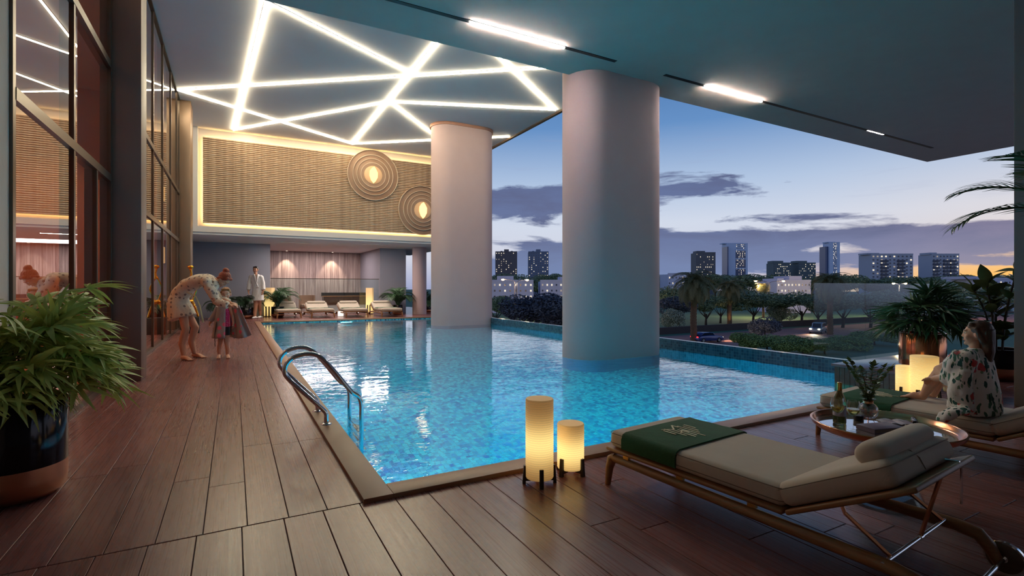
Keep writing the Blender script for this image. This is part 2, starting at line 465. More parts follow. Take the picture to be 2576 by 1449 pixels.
# underwater lamps
mat('lamp_steel', lin(170, 175, 180), .3, 1.)
emit('pool_lamp', lin(110, 225, 245), 1.6, False)
def pool_lamp(loc, rz, lab, en):
    o = thing('pool_lamp', lab, 'lamp', loc, rz, 'underwater lamps')
    b = MB(); b.lathe([(.10, 0), (.10, .02), (.085, .025)], 20); b.build('bezel', 'lamp_steel', o, True, rot=(0, R_(90), 0))
    b = MB(); b.lathe([(.08, 0), (.08, .024), (.05, .032)], 20); b.build('lens', 'pool_lamp', o, True, rot=(0, R_(90), 0))
    light('pool_lamp_light', 'AREA', (.08, 0, 0), en, (.015, .79, .98), o, .5, .35, rot=(0, R_(-58), 0))
for i, y in enumerate((3.9, 6.4, 9.2, 12.4, 15.8)):
    pool_lamp((PXL, y, -.5), 0, 'round underwater lamp in the left pool wall ' + ('below the near ladder rail', 'just beyond the ladder', 'halfway along', 'level with the far column', 'nearest the far loungers')[i], (420, 440, 560, 1000, 1100)[i])
pool_lamp((3.6, PYF, -.5), R_(-90), 'round underwater lamp in the far pool wall below the loungers', 900)
pool_lamp((2.6, PYN, -.5), R_(90), 'round underwater lamp in the near pool wall by the lanterns', 210)
pool_lamp((4.1, PYN, -.5), R_(90), 'round underwater lamp in the near pool wall by the tray table', 230)

# ---------------------------------------------------------------- ceilings
H1, H2, YE = 4.9, 6.5, 7.3
ce = struct('ceiling', 'dark grey textured low ceiling over the lounger deck')
MB().box(FAC - 5, 18.0, -6, YE, H1, H1 + .35).build('slab', 'soffit_paint', ce)
ce2 = struct('ceiling', 'pale upper ceiling over the pool with light lines')
MB().box(FAC - 5, 8.6, YE - .3, 27.5, H2, H2 + .3).build('slab', 'ceiling_paint', ce2)
MB().box(FAC - 5, 8.6, YE - .25, YE - .02, H1 + .35, H2).build('upstand', 'soffit_paint', ce2)
tag(MB().box(8.58, 8.68, YE, 27.5, H2 - .05, H2 + .32).build('trim_4', 'trim_wood'), 'brown timber edge of the upper ceiling', kind='structure')

LED = [((667, 8), (588, 326), -.25, 0, 'light line slanting nearly straight down the left of the ceiling'),
       ((703, 17), (1032, 184), -.3, 0, 'light line from the soffit edge down to the upper crossing'),
       ((447, 225), (1347, 171), 0, .1, 'longest light line running across the ceiling from the facade'),
       ((447, 225), (886, 361), 0, 0, 'light line from the facade down to the slatted wall'),
       ((588, 326), (980, 255), 0, 0, 'light line from the lower left corner up to the starburst crossing'),
       ((1095, 110), (886, 361), -.15, 0, 'light line crossing the upper and starburst nodes diagonally'),
       ((980, 255), (1095, 342), 0, .08, 'short light line from the starburst down to the far column'),
       ((980, 255), (1397, 275), 0, 0, 'light line from the starburst to the right ceiling corner'),
       ((1268, 152), (1397, 275), -.2, 0, 'light line along the right side above the pool edge'),
       ((886, 361), (1280, 343), 0, 0, 'light line passing behind the top of the far column')]
for a, b, e0, e1, lab in LED:
    p, q = PZ(*a, H2), PZ(*b, H2); dv = q - p; p = p + dv * e0; q = q + dv * e1; dv = q - p
    o = thing('ceiling_light_line', 'glowing white ' + lab, 'light', p, math.atan2(dv.y, dv.x), 'light lines on the pool ceiling')
    L = dv.length
    MB().box(-.03, L + .03, -.022, .022, -.012, .0).build('channel', 'lamp_steel', o)
    MB().box(-.02, L + .02, -.012, .012, -.036, -.012).build('diffuser', 'led_white', o)

def track(x0, x1, lit, spots, lab):
    o = thing('track_light', lab, 'light', (x0, 6.5, H1), 0, 'recessed tracks in the low ceiling')
    MB().box(0, x1 - x0, -.035, .035, -.006, .0).build('channel', 'black', o)
    for a, b in lit: MB().box(a - x0, b - x0, -.018, .018, -.020, -.006).build('diffuser', 'track_white', o)
    for k in spots: MB().lathe([(.022, -.008), (.022, -.002)], 12, (k - x0, 0, 0)).build('spot_lens', 'track_white', o)
xt = lambda px, py: PZ(px, py, H1).x
track(xt(965, 0) - .8, xt(1548, 155), [(xt(1180, 57), xt(1418, 120))], [], 'black recessed ceiling track with the longer lit section above the pool')
s0, s1 = xt(2187, 327), xt(2225, 337)
track(xt(1672, 188), xt(2352, 371), [(xt(1773, 216), xt(1918, 254))], [s0 + (s1 - s0) * k / 8 for k in range(9)], 'black recessed ceiling track with a row of tiny spots towards the right')

# ---------------------------------------------------------------- columns and pillars
def stadium(name, lab, cx, cy, hx, r, z0, z1, m='column_plaster'):
    o = struct(name, lab, (cx, cy, 0)); pts = []
    for k in range(25): a = -math.pi / 2 + math.pi * k / 24; pts.append((hx - r + r * math.cos(a), r * math.sin(a)))
    for k in range(25): a = math.pi / 2 + math.pi * k / 24; pts.append((-hx + r + r * math.cos(a), r * math.sin(a)))
    MB().prism(pts, z0, z1).build('shaft', m, o, True)
    MB().prism([(x * 1.012, y * 1.02) for x, y in pts], z0, -.07).build('shade_skirt', 'shade_mosaic', o, True); return o, pts  # added dark skirt makes the submerged shaft look unlit
fc, pts = stadium('column', 'pale oval column standing in the far end of the pool', 6.72, 15.75, 1.06, .52, ZB, H2)
big = [(p[0] * 1.035, p[1] * 1.06) for p in pts]
mat('rose_metal', lin(190, 140, 118), .35, .6)
MB().prism(big, H2 - .09, H2).build('collar', 'rose_metal', fc, True)
stadium('column', 'large pale oval column standing in the middle of the pool', 6.12, 7.35, .99, .50, ZB, H2)
tag(MB().lathe([(.31, 0), (.31, 3.03)], 32, (7.25, 21.8, 0)).build('column', 'column_plaster', smooth=True), 'round grey column behind the far loungers', kind='structure')
tag(MB().box(FAC - .05, -1.03, 7.97, 8.42, 0, H2).build('pillar', 'brown_clad', bevel=.01), 'dark brown square pillar between the two glazed bays', kind='structure')
tag(MB().box(FAC - .05, -1.06, 17.1, 17.9, 0, H2).build('pillar', 'gold_clad', bevel=.02), 'bronze pillar at the end of the glazed wall', kind='structure')
tag(MB().box(6.9, 7.6, 1.35, 2.07, 0, H1).build('pillar', 'pillar_paint', bevel=.01), 'dark grey pillar at the right edge of the deck', kind='structure')
tag(MB().box(FAC - .3, FAC, -6, 4.72, 0, H1).build('wall_left', 'concrete'), 'grey concrete wall at the left edge', kind='structure')
tag(MB().box(FAC - 5, 10.2, -6.3, -6, 0, H1).build('wall_sky_block', 'grey_wall'), 'unseen grey wall added behind the lounger deck to block sky light', kind='structure')  # added out of view to shut out sky light from behind
tag(MB().box(FAC - .3, FAC - .1, 17.9, 23.2, 0, H2).build('wall_left', 'grey_wall'), 'grey wall beyond the bronze pillar', kind='structure')

# ---------------------------------------------------------------- glazed facade
def bay(name, lab, y0, y1, mull, low_mull, top, trans):
    o = struct(name, lab, (FAC, 0, 0)); fw = .055
    ms = [y0 + fw / 2] + mull + [y1 - fw / 2]
    for y in ms: MB().box(-.09, .02, y - fw / 2, y + fw / 2, 0, top).build('mullion', 'frame_metal', o)
    for y in low_mull: MB().box(-.09, .02, y - fw / 2, y + fw / 2, .06, trans[0] - .05).build('mullion', 'frame_metal', o)
    zs = [.06] + trans + [top]
    MB().box(-.09, .03, y0, y1, top - .05, top).build('head', 'frame_dark', o)
    MB().box(-.09, .03, y0, y1, 0, .06).build('sill', 'frame_metal', o)
    for z in trans: MB().box(-.085, .024, y0 + fw, y1 - fw, z - .045, z + .045).build('transom', 'frame_metal', o)
    for k in range(len(zs) - 1):
        cuts = sorted(ms + (low_mull if k == 0 else []))
        for a, b in zip(cuts[:-1], cuts[1:]):
            MB().add([(0, a + fw / 2, zs[k]), (0, b - fw / 2, zs[k]), (0, b - fw / 2, zs[k + 1]), (0, a + fw / 2, zs[k + 1])], [(0, 1, 2, 3)]).build('pane', 'facade_glass', o)
bay('window_1', 'tall glazed bay with dark metal frames beside the big planter', 4.72, 7.97, [6.28], [7.2], H1 + .0, [2.55, 3.95])
bay('window_2', 'tall glazed bay with dark metal frames behind the two bathers', 8.42, 17.1, [10.3, 11.8, 13.3, 14.9, 16.4], [], H2, [2.5, 3.85])
it = struct('interior_room', 'warm orange lit room behind the glazed wall')
MB().box(-6.5, FAC - .06, 3.2, 17.6, -.1, 0).build('room_floor', 'interior_floor', it)
MB().box(-6.7, -6.5, 3.2, 17.6, 0, H2).build('room_wall', 'interior_wall', it)
MB().box(-6.5, FAC - .06, 17.4, 17.6, 0, H2).build('room_wall', 'interior_wall', it)
MB().box(-6.5, FAC - .3, 3.2, 3.4, 0, H2).build('room_wall', 'interior_wall', it)
light('room_light', 'AREA', (-3.9, 12, 4.6), 190, (1, .62, .36), it, 3.5, 9)
light('room_light', 'AREA', (-3.6, 6.2, 4.6), 55, (1, .62, .36), it, 3, 3)
for x, z, hh, lab in ((-1.78, 3.83, .45, 'upper lit wall lamp inside the glazed room'), (-1.78, 2.1, .5, 'lower lit wall lamp inside the glazed room')):
    o = thing('wall_lamp', lab, 'lamp', (x, 17.39, z), 0, 'wall lamps in the glazed room')
    MB().box(-.1, .1, -.03, 0, -hh / 2, hh / 2).build('backplate', 'frame_metal', o)
    MB().box(-.085, .085, -.06, -.03, -hh / 2 + .02, hh / 2 - .02).build('diffuser', 'lamp_panel', o)

# ---------------------------------------------------------------- slatted feature wall
YP, ZS = 19.75, 3.03
wb = struct('wall_back', 'wall of horizontal brown stone slats framed by a warm light cove')
XL, XR = -1.2, 8.55
MB().box(XL - .2, XR, YP + .16, YP + .3, ZS, H2).build('backing', 'wall_plaster', wb)
MB().box(XL - .2, XR, YP - .05, YP + .16, ZS, ZS + .19).build('lower_border', 'wall_plaster', wb)
MB().box(XL - .2, XL + .17, YP - .05, YP + .16, ZS + .19, H2).build('side_border', 'wall_plaster', wb)
z0s, z1s, x0s = ZS + .30, H2 - .30, XL + .31
ns = 44; dz = (z1s - z0s) / ns
MB().box(x0s + .02, XR, YP + .04, YP + .10, z0s + .01, z1s - .01).build('slat_backing', 'slat_stone', wb)
b = MB(); b.prism([(YP + .04, dz * .02), (YP + .04, dz * .98), (YP + .0, dz * .86), (YP - .012, dz * .70), (YP - .012, dz * .24), (YP, dz * .1)], 0, XR - x0s, 0); sm = b.mesh('slat')
for k in range(ns): obj('slat', sm, 'slat_stone', wb, (x0s, 0, z0s + k * dz))
for a in ((x0s + .05, XR, YP + .108, YP + .135, z0s + .045, z0s + .07), (x0s + .05, XR, YP + .108, YP + .135, z1s - .07, z1s - .045), (x0s + .045, x0s + .07, YP + .108, YP + .135, z0s + .07, z1s - .07)):
    MB().box(*a).build('cove_strip', 'cove_warm', wb)
for px, py, lab, rr in ((938, 441, 'upper round ringed wall light on the slatted wall', .96), (1062, 530, 'lower round ringed wall light half hidden by the far column', .98)):
    t_ = (px - CX) / FPX; d = (YP - .03) / (CA - SA * t_); c = PD(px, py, d)
    o = thing('ringed_wall_light', lab, 'lamp', (c.x, YP - .03, c.z), 0, 'ringed wall lights')
    rx = R_(90)
    for k, (ra, rb) in enumerate(((.80, 1.0), (.645, .80), (.49, .645), (.36, .49))):
        z_ = .015 + .014 * k
        MB().lathe([(rr * (ra - .03), 0), (rr * (ra - .03), z_ + .0), (rr * rb * .985, z_), (rr * rb, z_ - .01), (rr * rb, 0)], 64).build('ring', 'ring_stone' if 'ring_stone' in MATS else mat('ring_stone', lin(150, 120, 100), .65, var=.15, vscale=6), o, True, rot=(rx, 0, 0))
    for ra in (1.0, .80, .645, .49): MB().lathe([(rr * ra - .012, 0), (rr * ra - .012, .075), (rr * ra + .006, .075), (rr * ra + .006, 0)], 64, caps=False).build('rim', mat('rim_pale', lin(214, 190, 166), .5), o, True, rot=(rx, 0, 0))
    mat('hub_cream', lin(220, 178, 138), .5)
    MB().lathe([(.01, .08), (rr * .33, .085), (rr * .36, .07), (rr * .36, .0)], 48).build('hub', 'hub_cream', o, True, rot=(rx, 0, 0))
    if 'lamp_core' not in MATS: emit('lamp_core', lin(255, 206, 132), 2.4, False)
    leaf = [(0, -.34), (.08, -.26), (.165, -.10), (.17, .10), (.10, .24), (.03, .34), (-.06, .28), (-.15, .14), (-.16, -.04), (-.10, -.22)]
    MB().prism([(x * rr, y * rr) for x, y in leaf], .085, .12).build('glowing_leaf', 'lamp_core', o, bevel=.01, rot=(rx, 0, 0))
    light('ring_glow', 'POINT', (0, -.22, 0), 2.0, (1, .8, .55), o, .15)

# lower lounge behind the far loungers
so = struct('ceiling', 'lilac grey soffit above the far loungers')
MB().box(FAC - .3, 8.6, YP + .0, 27.5, ZS - .08, ZS).build('slab', 'ceiling_paint', so)
for x0, x1, y, lab in ((1.6, 2.7, 21.6, 'left slim light slot in the soffit above the far loungers'), (4.6, 5.6, 21.0, 'right slim light slot in the soffit above the far loungers')):
    o = thing('slot_light', lab, 'light', (x0, y, ZS - .08), 0, 'light slots in the far soffit')
    MB().box(0, x1 - x0, 0, .03, -.01, 0).build('diffuser', 'slot_white', o); MB().box(-.02, x1 - x0 + .02, -.02, 0, -.012, 0).build('channel', 'lamp_steel', o)
tag(MB().box(FAC - .1, 1.32, 23.0, 23.3, 0, ZS - .08).build('wall_back', 'grey_wall'), 'plain grey wall behind the man in a white robe', kind='structure')
tag(MB().box(5.8, 7.0, 23.0, 23.3, 0, ZS - .08).build('wall_back', 'grey_wall'), 'mauve grey wall behind the right palm', kind='structure')
tag(MB().box(5.8, 6.0, 23.3, 27.2, 0, ZS - .08).build('wall_right', 'grey_wall'), 'side wall of the far lounge', kind='structure')
tw = struct('wall_back', 'travertine slab wall lit by two warm downlights')
MB().box(.5, 6.0, 27.06, 27.3, 0, ZS - .08).build('backing', 'grey_wall', tw)
for i in range(7):
    for z0, z1 in ((0, 1.62), (1.63, ZS - .085)):
        MB().box(.502 + i * .78, .502 + i * .78 + .772, 27.0, 27.06, z0, z1).build('stone_slab', 'travertine', tw)
for x in (2.25, 4.35):
    o = thing('downlight', 'warm downlight washing the %s part of the travertine wall' % ('left' if x < 3 else 'right'), 'lamp', (x, 26.62, ZS - .08), 0, 'downlights by the travertine wall')
    MB().lathe([(.06, -.015), (.06, 0)], 16).build('bezel', 'lamp_steel', o, True); MB().lathe([(.045, -.018), (.045, -.014)], 16).build('lens', 'slot_white', o)
    light('downlight_beam', 'SPOT', (0, 0, -.04), 120, (1, .74, .52), o, .03, spot_size=R_(70), spot_blend=.5, rot=(R_(12), 0, 0))
light('lounge_fill', 'AREA', (3.5, 25, ZS - .12), 130, (1, .82, .78), tw, 3, 2)
light('far_deck_light', 'AREA', (2.2, 21.62, ZS - .1), 60, (1, .86, .76), so, 1.1, .05)
light('far_deck_light', 'AREA', (5.1, 21.02, ZS - .1), 60, (1, .86, .76), so, 1.1, .05)
# glass screen in front of the lounge
gs = thing('glass_screen', 'low clear glass screen with a slim rail in front of the lounge', 'glass', (1.34, 23.1, 0))
for i in range(4):
    MB().box(i * 1.11, i * 1.11 + 1.1, 0, .012, .02, 1.54).build('pane', 'clear_glass', gs)
MB().box(0, 4.44, -.015, .027, 1.54, 1.565).build('rail', 'frame_metal', gs)
bc = thing('bar_counter', 'long dark wooden bar counter in the far lounge', 'counter', (3.72, 25.2, 0))
MB().box(0, 2.0, 0, .55, 0, .36).build('plinth', 'wall_plaster', bc)
for i in range(3): MB().box(i * .667, i * .667 + .655, -.03, .56, .36, .74).build('front_panel', 'dark_wood', bc)
MB().box(-.03, 2.03, -.05, .6, .74, .78).build('worktop', 'teak', bc)
MB().box(-.03, 2.03, .4, .6, .78, .93).build('back_shelf', 'black', bc)
for x, lab in ((1.95, 'left tan tub chair in the far lounge'), (3.0, 'right tan tub chair in the far lounge')):
    o = thing('tub_chair', lab, 'chair', (x, 25.3, 0), 0, 'tub chairs in the far lounge')
    mat('tan_leather', lin(150, 116, 96), .55)
    MB().box(-.28, .28, -.28, .28, .22, .42).build('seat', 'tan_leather', o, bevel=.05, segs=3)
    b = MB(); ra = [(.36 * math.cos(math.pi * k / 10), .30 * math.sin(math.pi * k / 10) + .0) for k in range(11)]; ri = [(.29 * math.cos(math.pi * k / 10), .24 * math.sin(math.pi * k / 10)) for k in range(10, -1, -1)]
    MB().prism(ra + ri, .2, .82).build('backrest', 'tan_leather', o, True)
    for sx in (-1, 1):
        for sy in (-1, 1): MB().tube([(.24 * sx, .22 * sy, .22), (.27 * sx, .25 * sy, 0)], [.02, .014], 8).build('leg', 'dark_wood', o)

# planter plinth at the right end of the pool and glass balustrade
pt = struct('trim_5', 'low glossy dark timber plinth at the right end of the pool')
MB().box(6.87, 9.2, 2.9, 3.79, ZB, .17).build('body', 'dark_wood', pt)
for k in range(14):
    MB().box(6.85, 6.87, 2.905 + k * .0632, 2.905 + k * .0632 + .058, -.5, .17).build('batten', 'dark_wood', pt)
mat('plinth_top', lin(110, 92, 100), .18, var=.1, vscale=3)
MB().box(6.83, 9.25, 2.88, 3.82, .17, .205).build('cap', 'plinth_top', pt, bevel=.004)
tag(MB().box(PXR + .12, 12, 3.79, 4.45, -.3, -.1).build('ledge', 'edge_mosaic'), 'tiled ledge between the plinth and the glass balustrade', kind='structure')
gb = thing('glass_balustrade', 'clear frameless glass balustrade at the right end of the pool', 'balustrade', (7.62, 4.5, 0))
for k in range(3): MB().box(k * 1.42, k * 1.42 + 1.41, 0, .015, -.12, 1.26).build('pane', 'clear_glass', gb)
MB().box(.12, 4.27, -.02, .035, -.2, -.1).build('shoe', 'lamp_steel', gb)
# ---------------------------------------------------------------- object materials
def fabric(name, c, var=.1, sc=300, bmp=.4):
    m, N, out = newmat(name); t = N.n('TexCoord').outputs['Object']
    wv = N.n('TexWave', wave_type='BANDS', bands_direction='DIAGONAL'); wv.inputs['Scale'].default_value = sc / 4; wv.inputs['Distortion'].default_value = 1.5; N.link(t, wv.inputs['Vector'])
    n_ = N.noise(t, 7, 5); p = pri(N, out, Roughness=.9, Sheen_Weight=.25)
    N.link(N.mix(n_, tuple(x * (1 - var) for x in c[:3]) + (1,), tuple(x * (1 + var) for x in c[:3]) + (1,)), p.inputs['Base Color'])
    bump(N, p, wv.outputs[1], bmp, .002); return m
fabric('cushion_fabric', lin(200, 186, 170), sc=620, bmp=.25)
fabric('piping_fabric', lin(120, 106, 92))
mat('throw_green', lin(16, 74, 40), .85, var=.35, vscale=16, bmp=.5, bscale=40, bdist=.006)
mat('throw_cream', lin(232, 226, 196), .8)
mat('chrome', lin(225, 228, 232), .08, 1.)
mat('rose_gold', lin(205, 150, 120), .18, 1.)
mat('brass', lin(206, 160, 90), .25, 1.)
mat('copper', lin(226, 150, 108), .22, 1., var=.15, vscale=20, stretch=(1, 1, .1))
mat('copper_brushed', lin(200, 138, 106), .34, 1., bmp=.15, bscale=60, stretch=(1, 1, 8))
mat('black_gloss', lin(30, 26, 30), .12, .6)
mat('bronze_gloss', lin(196, 128, 92), .12, .95)
mat('gold', lin(226, 150, 52), .16, 1.)
mat('soil', lin(40, 30, 24), .95, bmp=.8, bscale=60)
def leafmat(name, c0, c1, rough=.4):
    m, N, out = newmat(name); oi = X(N.t, N.n('ObjectInfo').outputs['Random']); t = N.n('TexCoord').outputs['Object']
    f = (oi * .7 + N.noise(t, 9, 3) * .5 - .1).clamp(); p = pri(N, out, Roughness=rough)
    cc = N.mix(f, c0, c1); N.link(cc, p.inputs['Base Color'])
    tl = N.n('BsdfTranslucent'); N.link(cc, tl.inputs[0]); mx = N.n('MixShader'); mx.inputs[0].default_value = .25
    N.link(p.outputs[0], mx.inputs[1]); N.link(tl.outputs[0], mx.inputs[2]); N.link(mx.outputs[0], out.inputs[0]); return m
leafmat('leaf_rhapis', lin(104, 138, 54), lin(216, 222, 128))
leafmat('leaf_dark', lin(34, 62, 44), lin(86, 120, 80))
leafmat('leaf_rubber', lin(40, 54, 34), lin(92, 102, 58), .25)
leafmat('leaf_zz', lin(52, 74, 34), lin(112, 128, 66), .3)
mat('cane', lin(46, 38, 26), .7)
mat('stem_green', lin(64, 74, 40), .6)

# ---------------------------------------------------------------- loungers
def make_lounger():
    o = thing('sun_lounger', 'x', 'lounger')
    def rbox(nm, m, x0, x1, y0, y1, z0, z1, bv, sg=3, par=o, rot=None, loc=None):
        return MB().box(x0, x1, y0, y1, z0, z1).build(nm, m, par, bevel=bv, segs=sg, rot=rot, loc=loc)
    for s in (-1, 1):
        MB().tube([(s * .310, .0, .165), (s * .312, -.3, .163), (s * .316, -.9, .16), (s * .322, -1.46, .16), (s * .325, -1.535, .148), (s * .327, -1.57, .11), (s * .33, -1.60, .05)],
                  [.026, .027, .028, .029, .031, .029, .022], 12, flat=.9).build('rail', 'teak', o, True)
        MB().tube([(s * .310, -.03, .175), (s * .312, -.002, .158), (s * .320, .012, .10), (s * .328, .018, 0)], [.02, .03, .024, .017], 12).build('leg', 'teak', o, True)
        for y in (-.12, -.5, -.9): MB().box(s * .310 - .01, s * .310 + .01, y - .02, y + .02, .185, .208).build('spacer', 'brass', o)
        wl = MB().lathe([(.012, -.014), (.05, -.014), (.062, -.008), (.062, .008), (.05, .014), (.012, .014)], 28).build('wheel', 'trim_wood', o, True, (s * .368, -1.61, .064), (0, R_(90), 0))
        MB().lathe([(.064, -.009), (.067, -.009), (.067, .009), (.064, .009)], 28).build('tyre_band', 'chrome', wl, True)
        MB().lathe([(.014, -.02), (.014, .02)], 12).build('hub', 'chrome', wl, True)
    MB().tube([(-.39, -1.61, .064), (.39, -1.61, .064)], .009, 8).build('axle', 'chrome', o, True)
    rbox('platform', 'teak', -.335, .335, -1.05, .03, .207, .230, .010)
    sc = rbox('seat_cushion', 'cushion_fabric', -.325, .325, -1.055, .015, .231, .332, .038, 5)
    for z in (.262, .318):
        pts = []
        for (cx, cy_, a0) in ((.29, -.02, 0), (-.29, -.02, 90), (-.29, -1.02, 180), (.29, -1.02, 270)):
            for k in range(5): a = R_(a0 + k * 22.5); pts.append((cx + .0355 * math.cos(a), cy_ + .0355 * math.sin(a), z))
        MB().tube(pts + pts[:1], .0022, 5).build('piping', 'piping_fabric', sc)
    ang = R_(28.5); hb = V((0, -1.06, .222)); M = Matrix.Rotation(-ang, 4, 'X')
    # backrest: local y runs up the backrest (negative y)
    br = MB(); br.prism([(-.33, 0), (.33, 0), (.345, -.46), (.32, -.53), (-.32, -.53), (-.345, -.46)], -.013, .010); br.build('backrest', 'teak', o, bevel=.008, segs=3, loc=hb, rot=(-ang, 0, 0))
    bcu = rbox('back_cushion', 'cushion_fabric', -.325, .325, -.485, .01, .012, .118, .045, 5, loc=hb, rot=(-ang, 0, 0))
    pts = []
    for (cx, cy_, a0) in ((.285, -.03, 0), (-.285, -.03, 90), (-.285, -.445, 180), (.285, -.445, 270)):
        for k in range(5): a = R_(a0 + k * 22.5); pts.append((cx + .0405 * math.cos(a), cy_ + .0405 * math.sin(a), .092))
    MB().tube(pts + pts[:1], .0022, 5).build('piping', 'piping_fabric', bcu)
    MB().tube([(-.06, -.486, .03), (-.06, -.487, .075), (-.06, -.47, .108), (-.06, -.43, .119), (-.06, -.30, .119)], .0022, 5).build('piping', 'piping_fabric', bcu)
    b = MB(); secs = [((-.275, 0, 0), .010, .012), ((-.271, 0, 0), .034, .042), ((-.255, 0, 0), .045, .055), ((-.22, 0, 0), .049, .060), ((.22, 0, 0), .049, .060), ((.255, 0, 0), .045, .055), ((.271, 0, 0), .034, .042), ((.275, 0, 0), .010, .012)]
    b.loft(secs, (0, 0, 1), 20)
    hr = hb + M.to_3x3() @ V((0, -.41, .142))
    b.build('headrest', 'cushion_fabric', o, 'all', hr, (-ang, 0, 0))
    at_ = lambda y, z: hb + M.to_3x3() @ V((0, y, z))
    for s in (-1, 1):
        a = at_(-.22, -.014)
        MB().tube([(s * .27, a.y, a.z), (s * .27, a.y - .012, a.z - .03), (s * .27, -1.43, .178)], .0095, 6, flat=.45).build('prop_bar', 'rose_gold', o)
    a = at_(-.49, -.014); MB().tube([(.02, a.y, a.z), (.02, -1.43, .176)], .0085, 6, flat=.45).build('prop_bar', 'rose_gold', o)
    a = at_(-.50, .0); MB().tube([(.16, a.y + .03, a.z + .016), (.16, a.y - .018, a.z + .02), (.16, a.y - .024, a.z), (.16, a.y - .024, a.z - .15)], .0085, 6, flat=.6).build('stay_bar', 'chrome', o)
    MB().tube([(-.345, -1.43, .172), (.345, -1.43, .172)], .0085, 10).build('cross_rod', 'chrome', o, True)
    MB().tube([(.008, -1.43, .172), (.032, -1.43, .172)], .012, 10).build('clamp', 'chrome', o, True)
    return o
def make_throw(label):
    t = thing('throw', label, 'throw')
    sec = [(-.336, .245), (-.337, .30), (-.325, .33), (-.30, .341), (0, .343), (.30, .341), (.325, .33), (.337, .30), (.336, .245)]
    inn = [(-.328, .245), (-.3285, .30), (-.318, .325), (-.30, .3335), (0, .335), (.30, .3335), (.318, .325), (.3285, .30), (.328, .245)]
    b = MB(); n = len(sec); ny = 9; rr = random.Random(5)
    ys = [-.485 + k * .385 / (ny - 1) for k in range(ny)]
    # a full thick strip draped over the cushion
    polys = sec + inn[::-1]
    rings = [[(x, y + (.006 * math.sin(x * 9) if i in (0, ny - 1) else 0), z + (.0012 * math.sin(y * 90 + x * 14) if k < n and 2 < k < 7 else 0)) for k, (x, z) in enumerate(polys)] for i, y in enumerate(ys)]
    b.rings(rings, True); b.build('cloth', 'throw_green', t, True)
    e = MB()
    def bar(x0, y0, x1, y1, w=.0046):
        d = V((x1 - x0, y1 - y0, 0)).normalized(); p = V((-d.y, d.x, 0)) * w; a, c_ = V((x0, y0, .3440)), V((x1, y1, .3440))
        vs_ = [a - p, a + p, c_ + p, c_ - p]; e.add(vs_ + [q + V((0, 0, .0022)) for q in vs_], [(0, 1, 2, 3), (7, 6, 5, 4), (0, 1, 5, 4), (1, 2, 6, 5), (2, 3, 7, 6), (3, 0, 4, 7)])
    for x, y0, y1 in ((-.105, -.22, -.31), (-.075, -.20, -.36), (-.045, -.23, -.40), (-.015, -.25, -.385), (.015, -.24, -.42), (.045, -.20, -.36), (.075, -.22, -.33), (.105, -.20, -.29)): bar(x, y0, x, y1)
    bar(-.10, -.20, -.03, -.235); bar(-.03, -.235, .03, -.17); bar(.03, -.17, .03, -.22); bar(-.06, -.31, .0, -.27); bar(.0, -.27, .0, -.32)
    e.build('emblem', 'throw_cream', t)
    return t
lp = make_lounger(); tp = make_throw('x')
TH = R_(5)
def put_lounger(o, t, loc, rz, lab, tlab, g):
    o.location = loc; o.rotation_euler = (0, 0, rz); o['label'] = lab; o['group'] = g
    t.location = loc; t.rotation_euler = (0, 0, rz); t['label'] = tlab; t['group'] = 'green throws on the loungers'
far_specs = [(727, 'first'), (812, 'second'), (897, 'third'), (985, 'fourth')]
FL = []
for i, (px, nth) in enumerate(far_specs):
    c = PZ(px, 800.5 - i * 1.2); FL.append(c)
    a, b = copy_tree(lp), copy_tree(tp)
    put_lounger(a, b, (c.x, c.y - .1, 0), R_(182), 'beige lounger, %s from the left in the row beyond the pool' % nth, 'green throw on the %s lounger from the left beyond the pool' % nth, 'loungers beyond the pool')
    for q in (a, b): q.scale = (1.3, 1.12, 1.05)
    b.location.y += .50
a, b = copy_tree(lp), copy_tree(tp)
put_lounger(a, b, (4.50, 2.45, 0), R_(5.5), 'beige teak lounger with the seated woman on it', 'dark green throw at the feet of the seated woman', 'loungers on the near deck')
put_lounger(lp, tp, (2.33, 2.45, 0), TH, 'large beige teak lounger with tilted backrest in the foreground', 'dark green throw with cream emblem on the foreground lounger', 'loungers on the near deck')

# ---------------------------------------------------------------- lanterns
def lantern_mat(name, strength, zc, zs, ribs=True):
    m, N, out = newmat(name); t = N.n('TexCoord').outputs['Object']; x, y, z = N.sep(t)
    q = (z - zc) / zs; g = (q * q * -1.0).f('EXPONENT')            # the bulb sits at height zc inside the paper shade
    lw = N.n('LayerWeight'); e = N.n('Emission')
    N.link(N.ramp(g, [(0, lin(216, 160, 92)), (1, lin(255, 222, 140))]), e.inputs[0]); N.link(g * (strength * .78) + strength * .22, e.inputs[1])
    p = N.n('BsdfPrincipled'); p.inputs['Base Color'].default_value = lin(226, 196, 150); p.inputs['Roughness'].default_value = .7
    ad = N.n('AddShader'); N.link(e.outputs[0], ad.inputs[0]); N.link(p.outputs[0], ad.inputs[1]); N.link(ad.outputs[0], out.inputs[0]); return m
lantern_mat('lantern_tall', 1.0, .25, .14); lantern_mat('lantern_short', 1.0, .15, .12); lantern_mat('lantern_far', .95, .4, .5); lantern_mat('lantern_wide', .85, .2, .3)
mat('foot_brown', lin(44, 34, 30), .5)
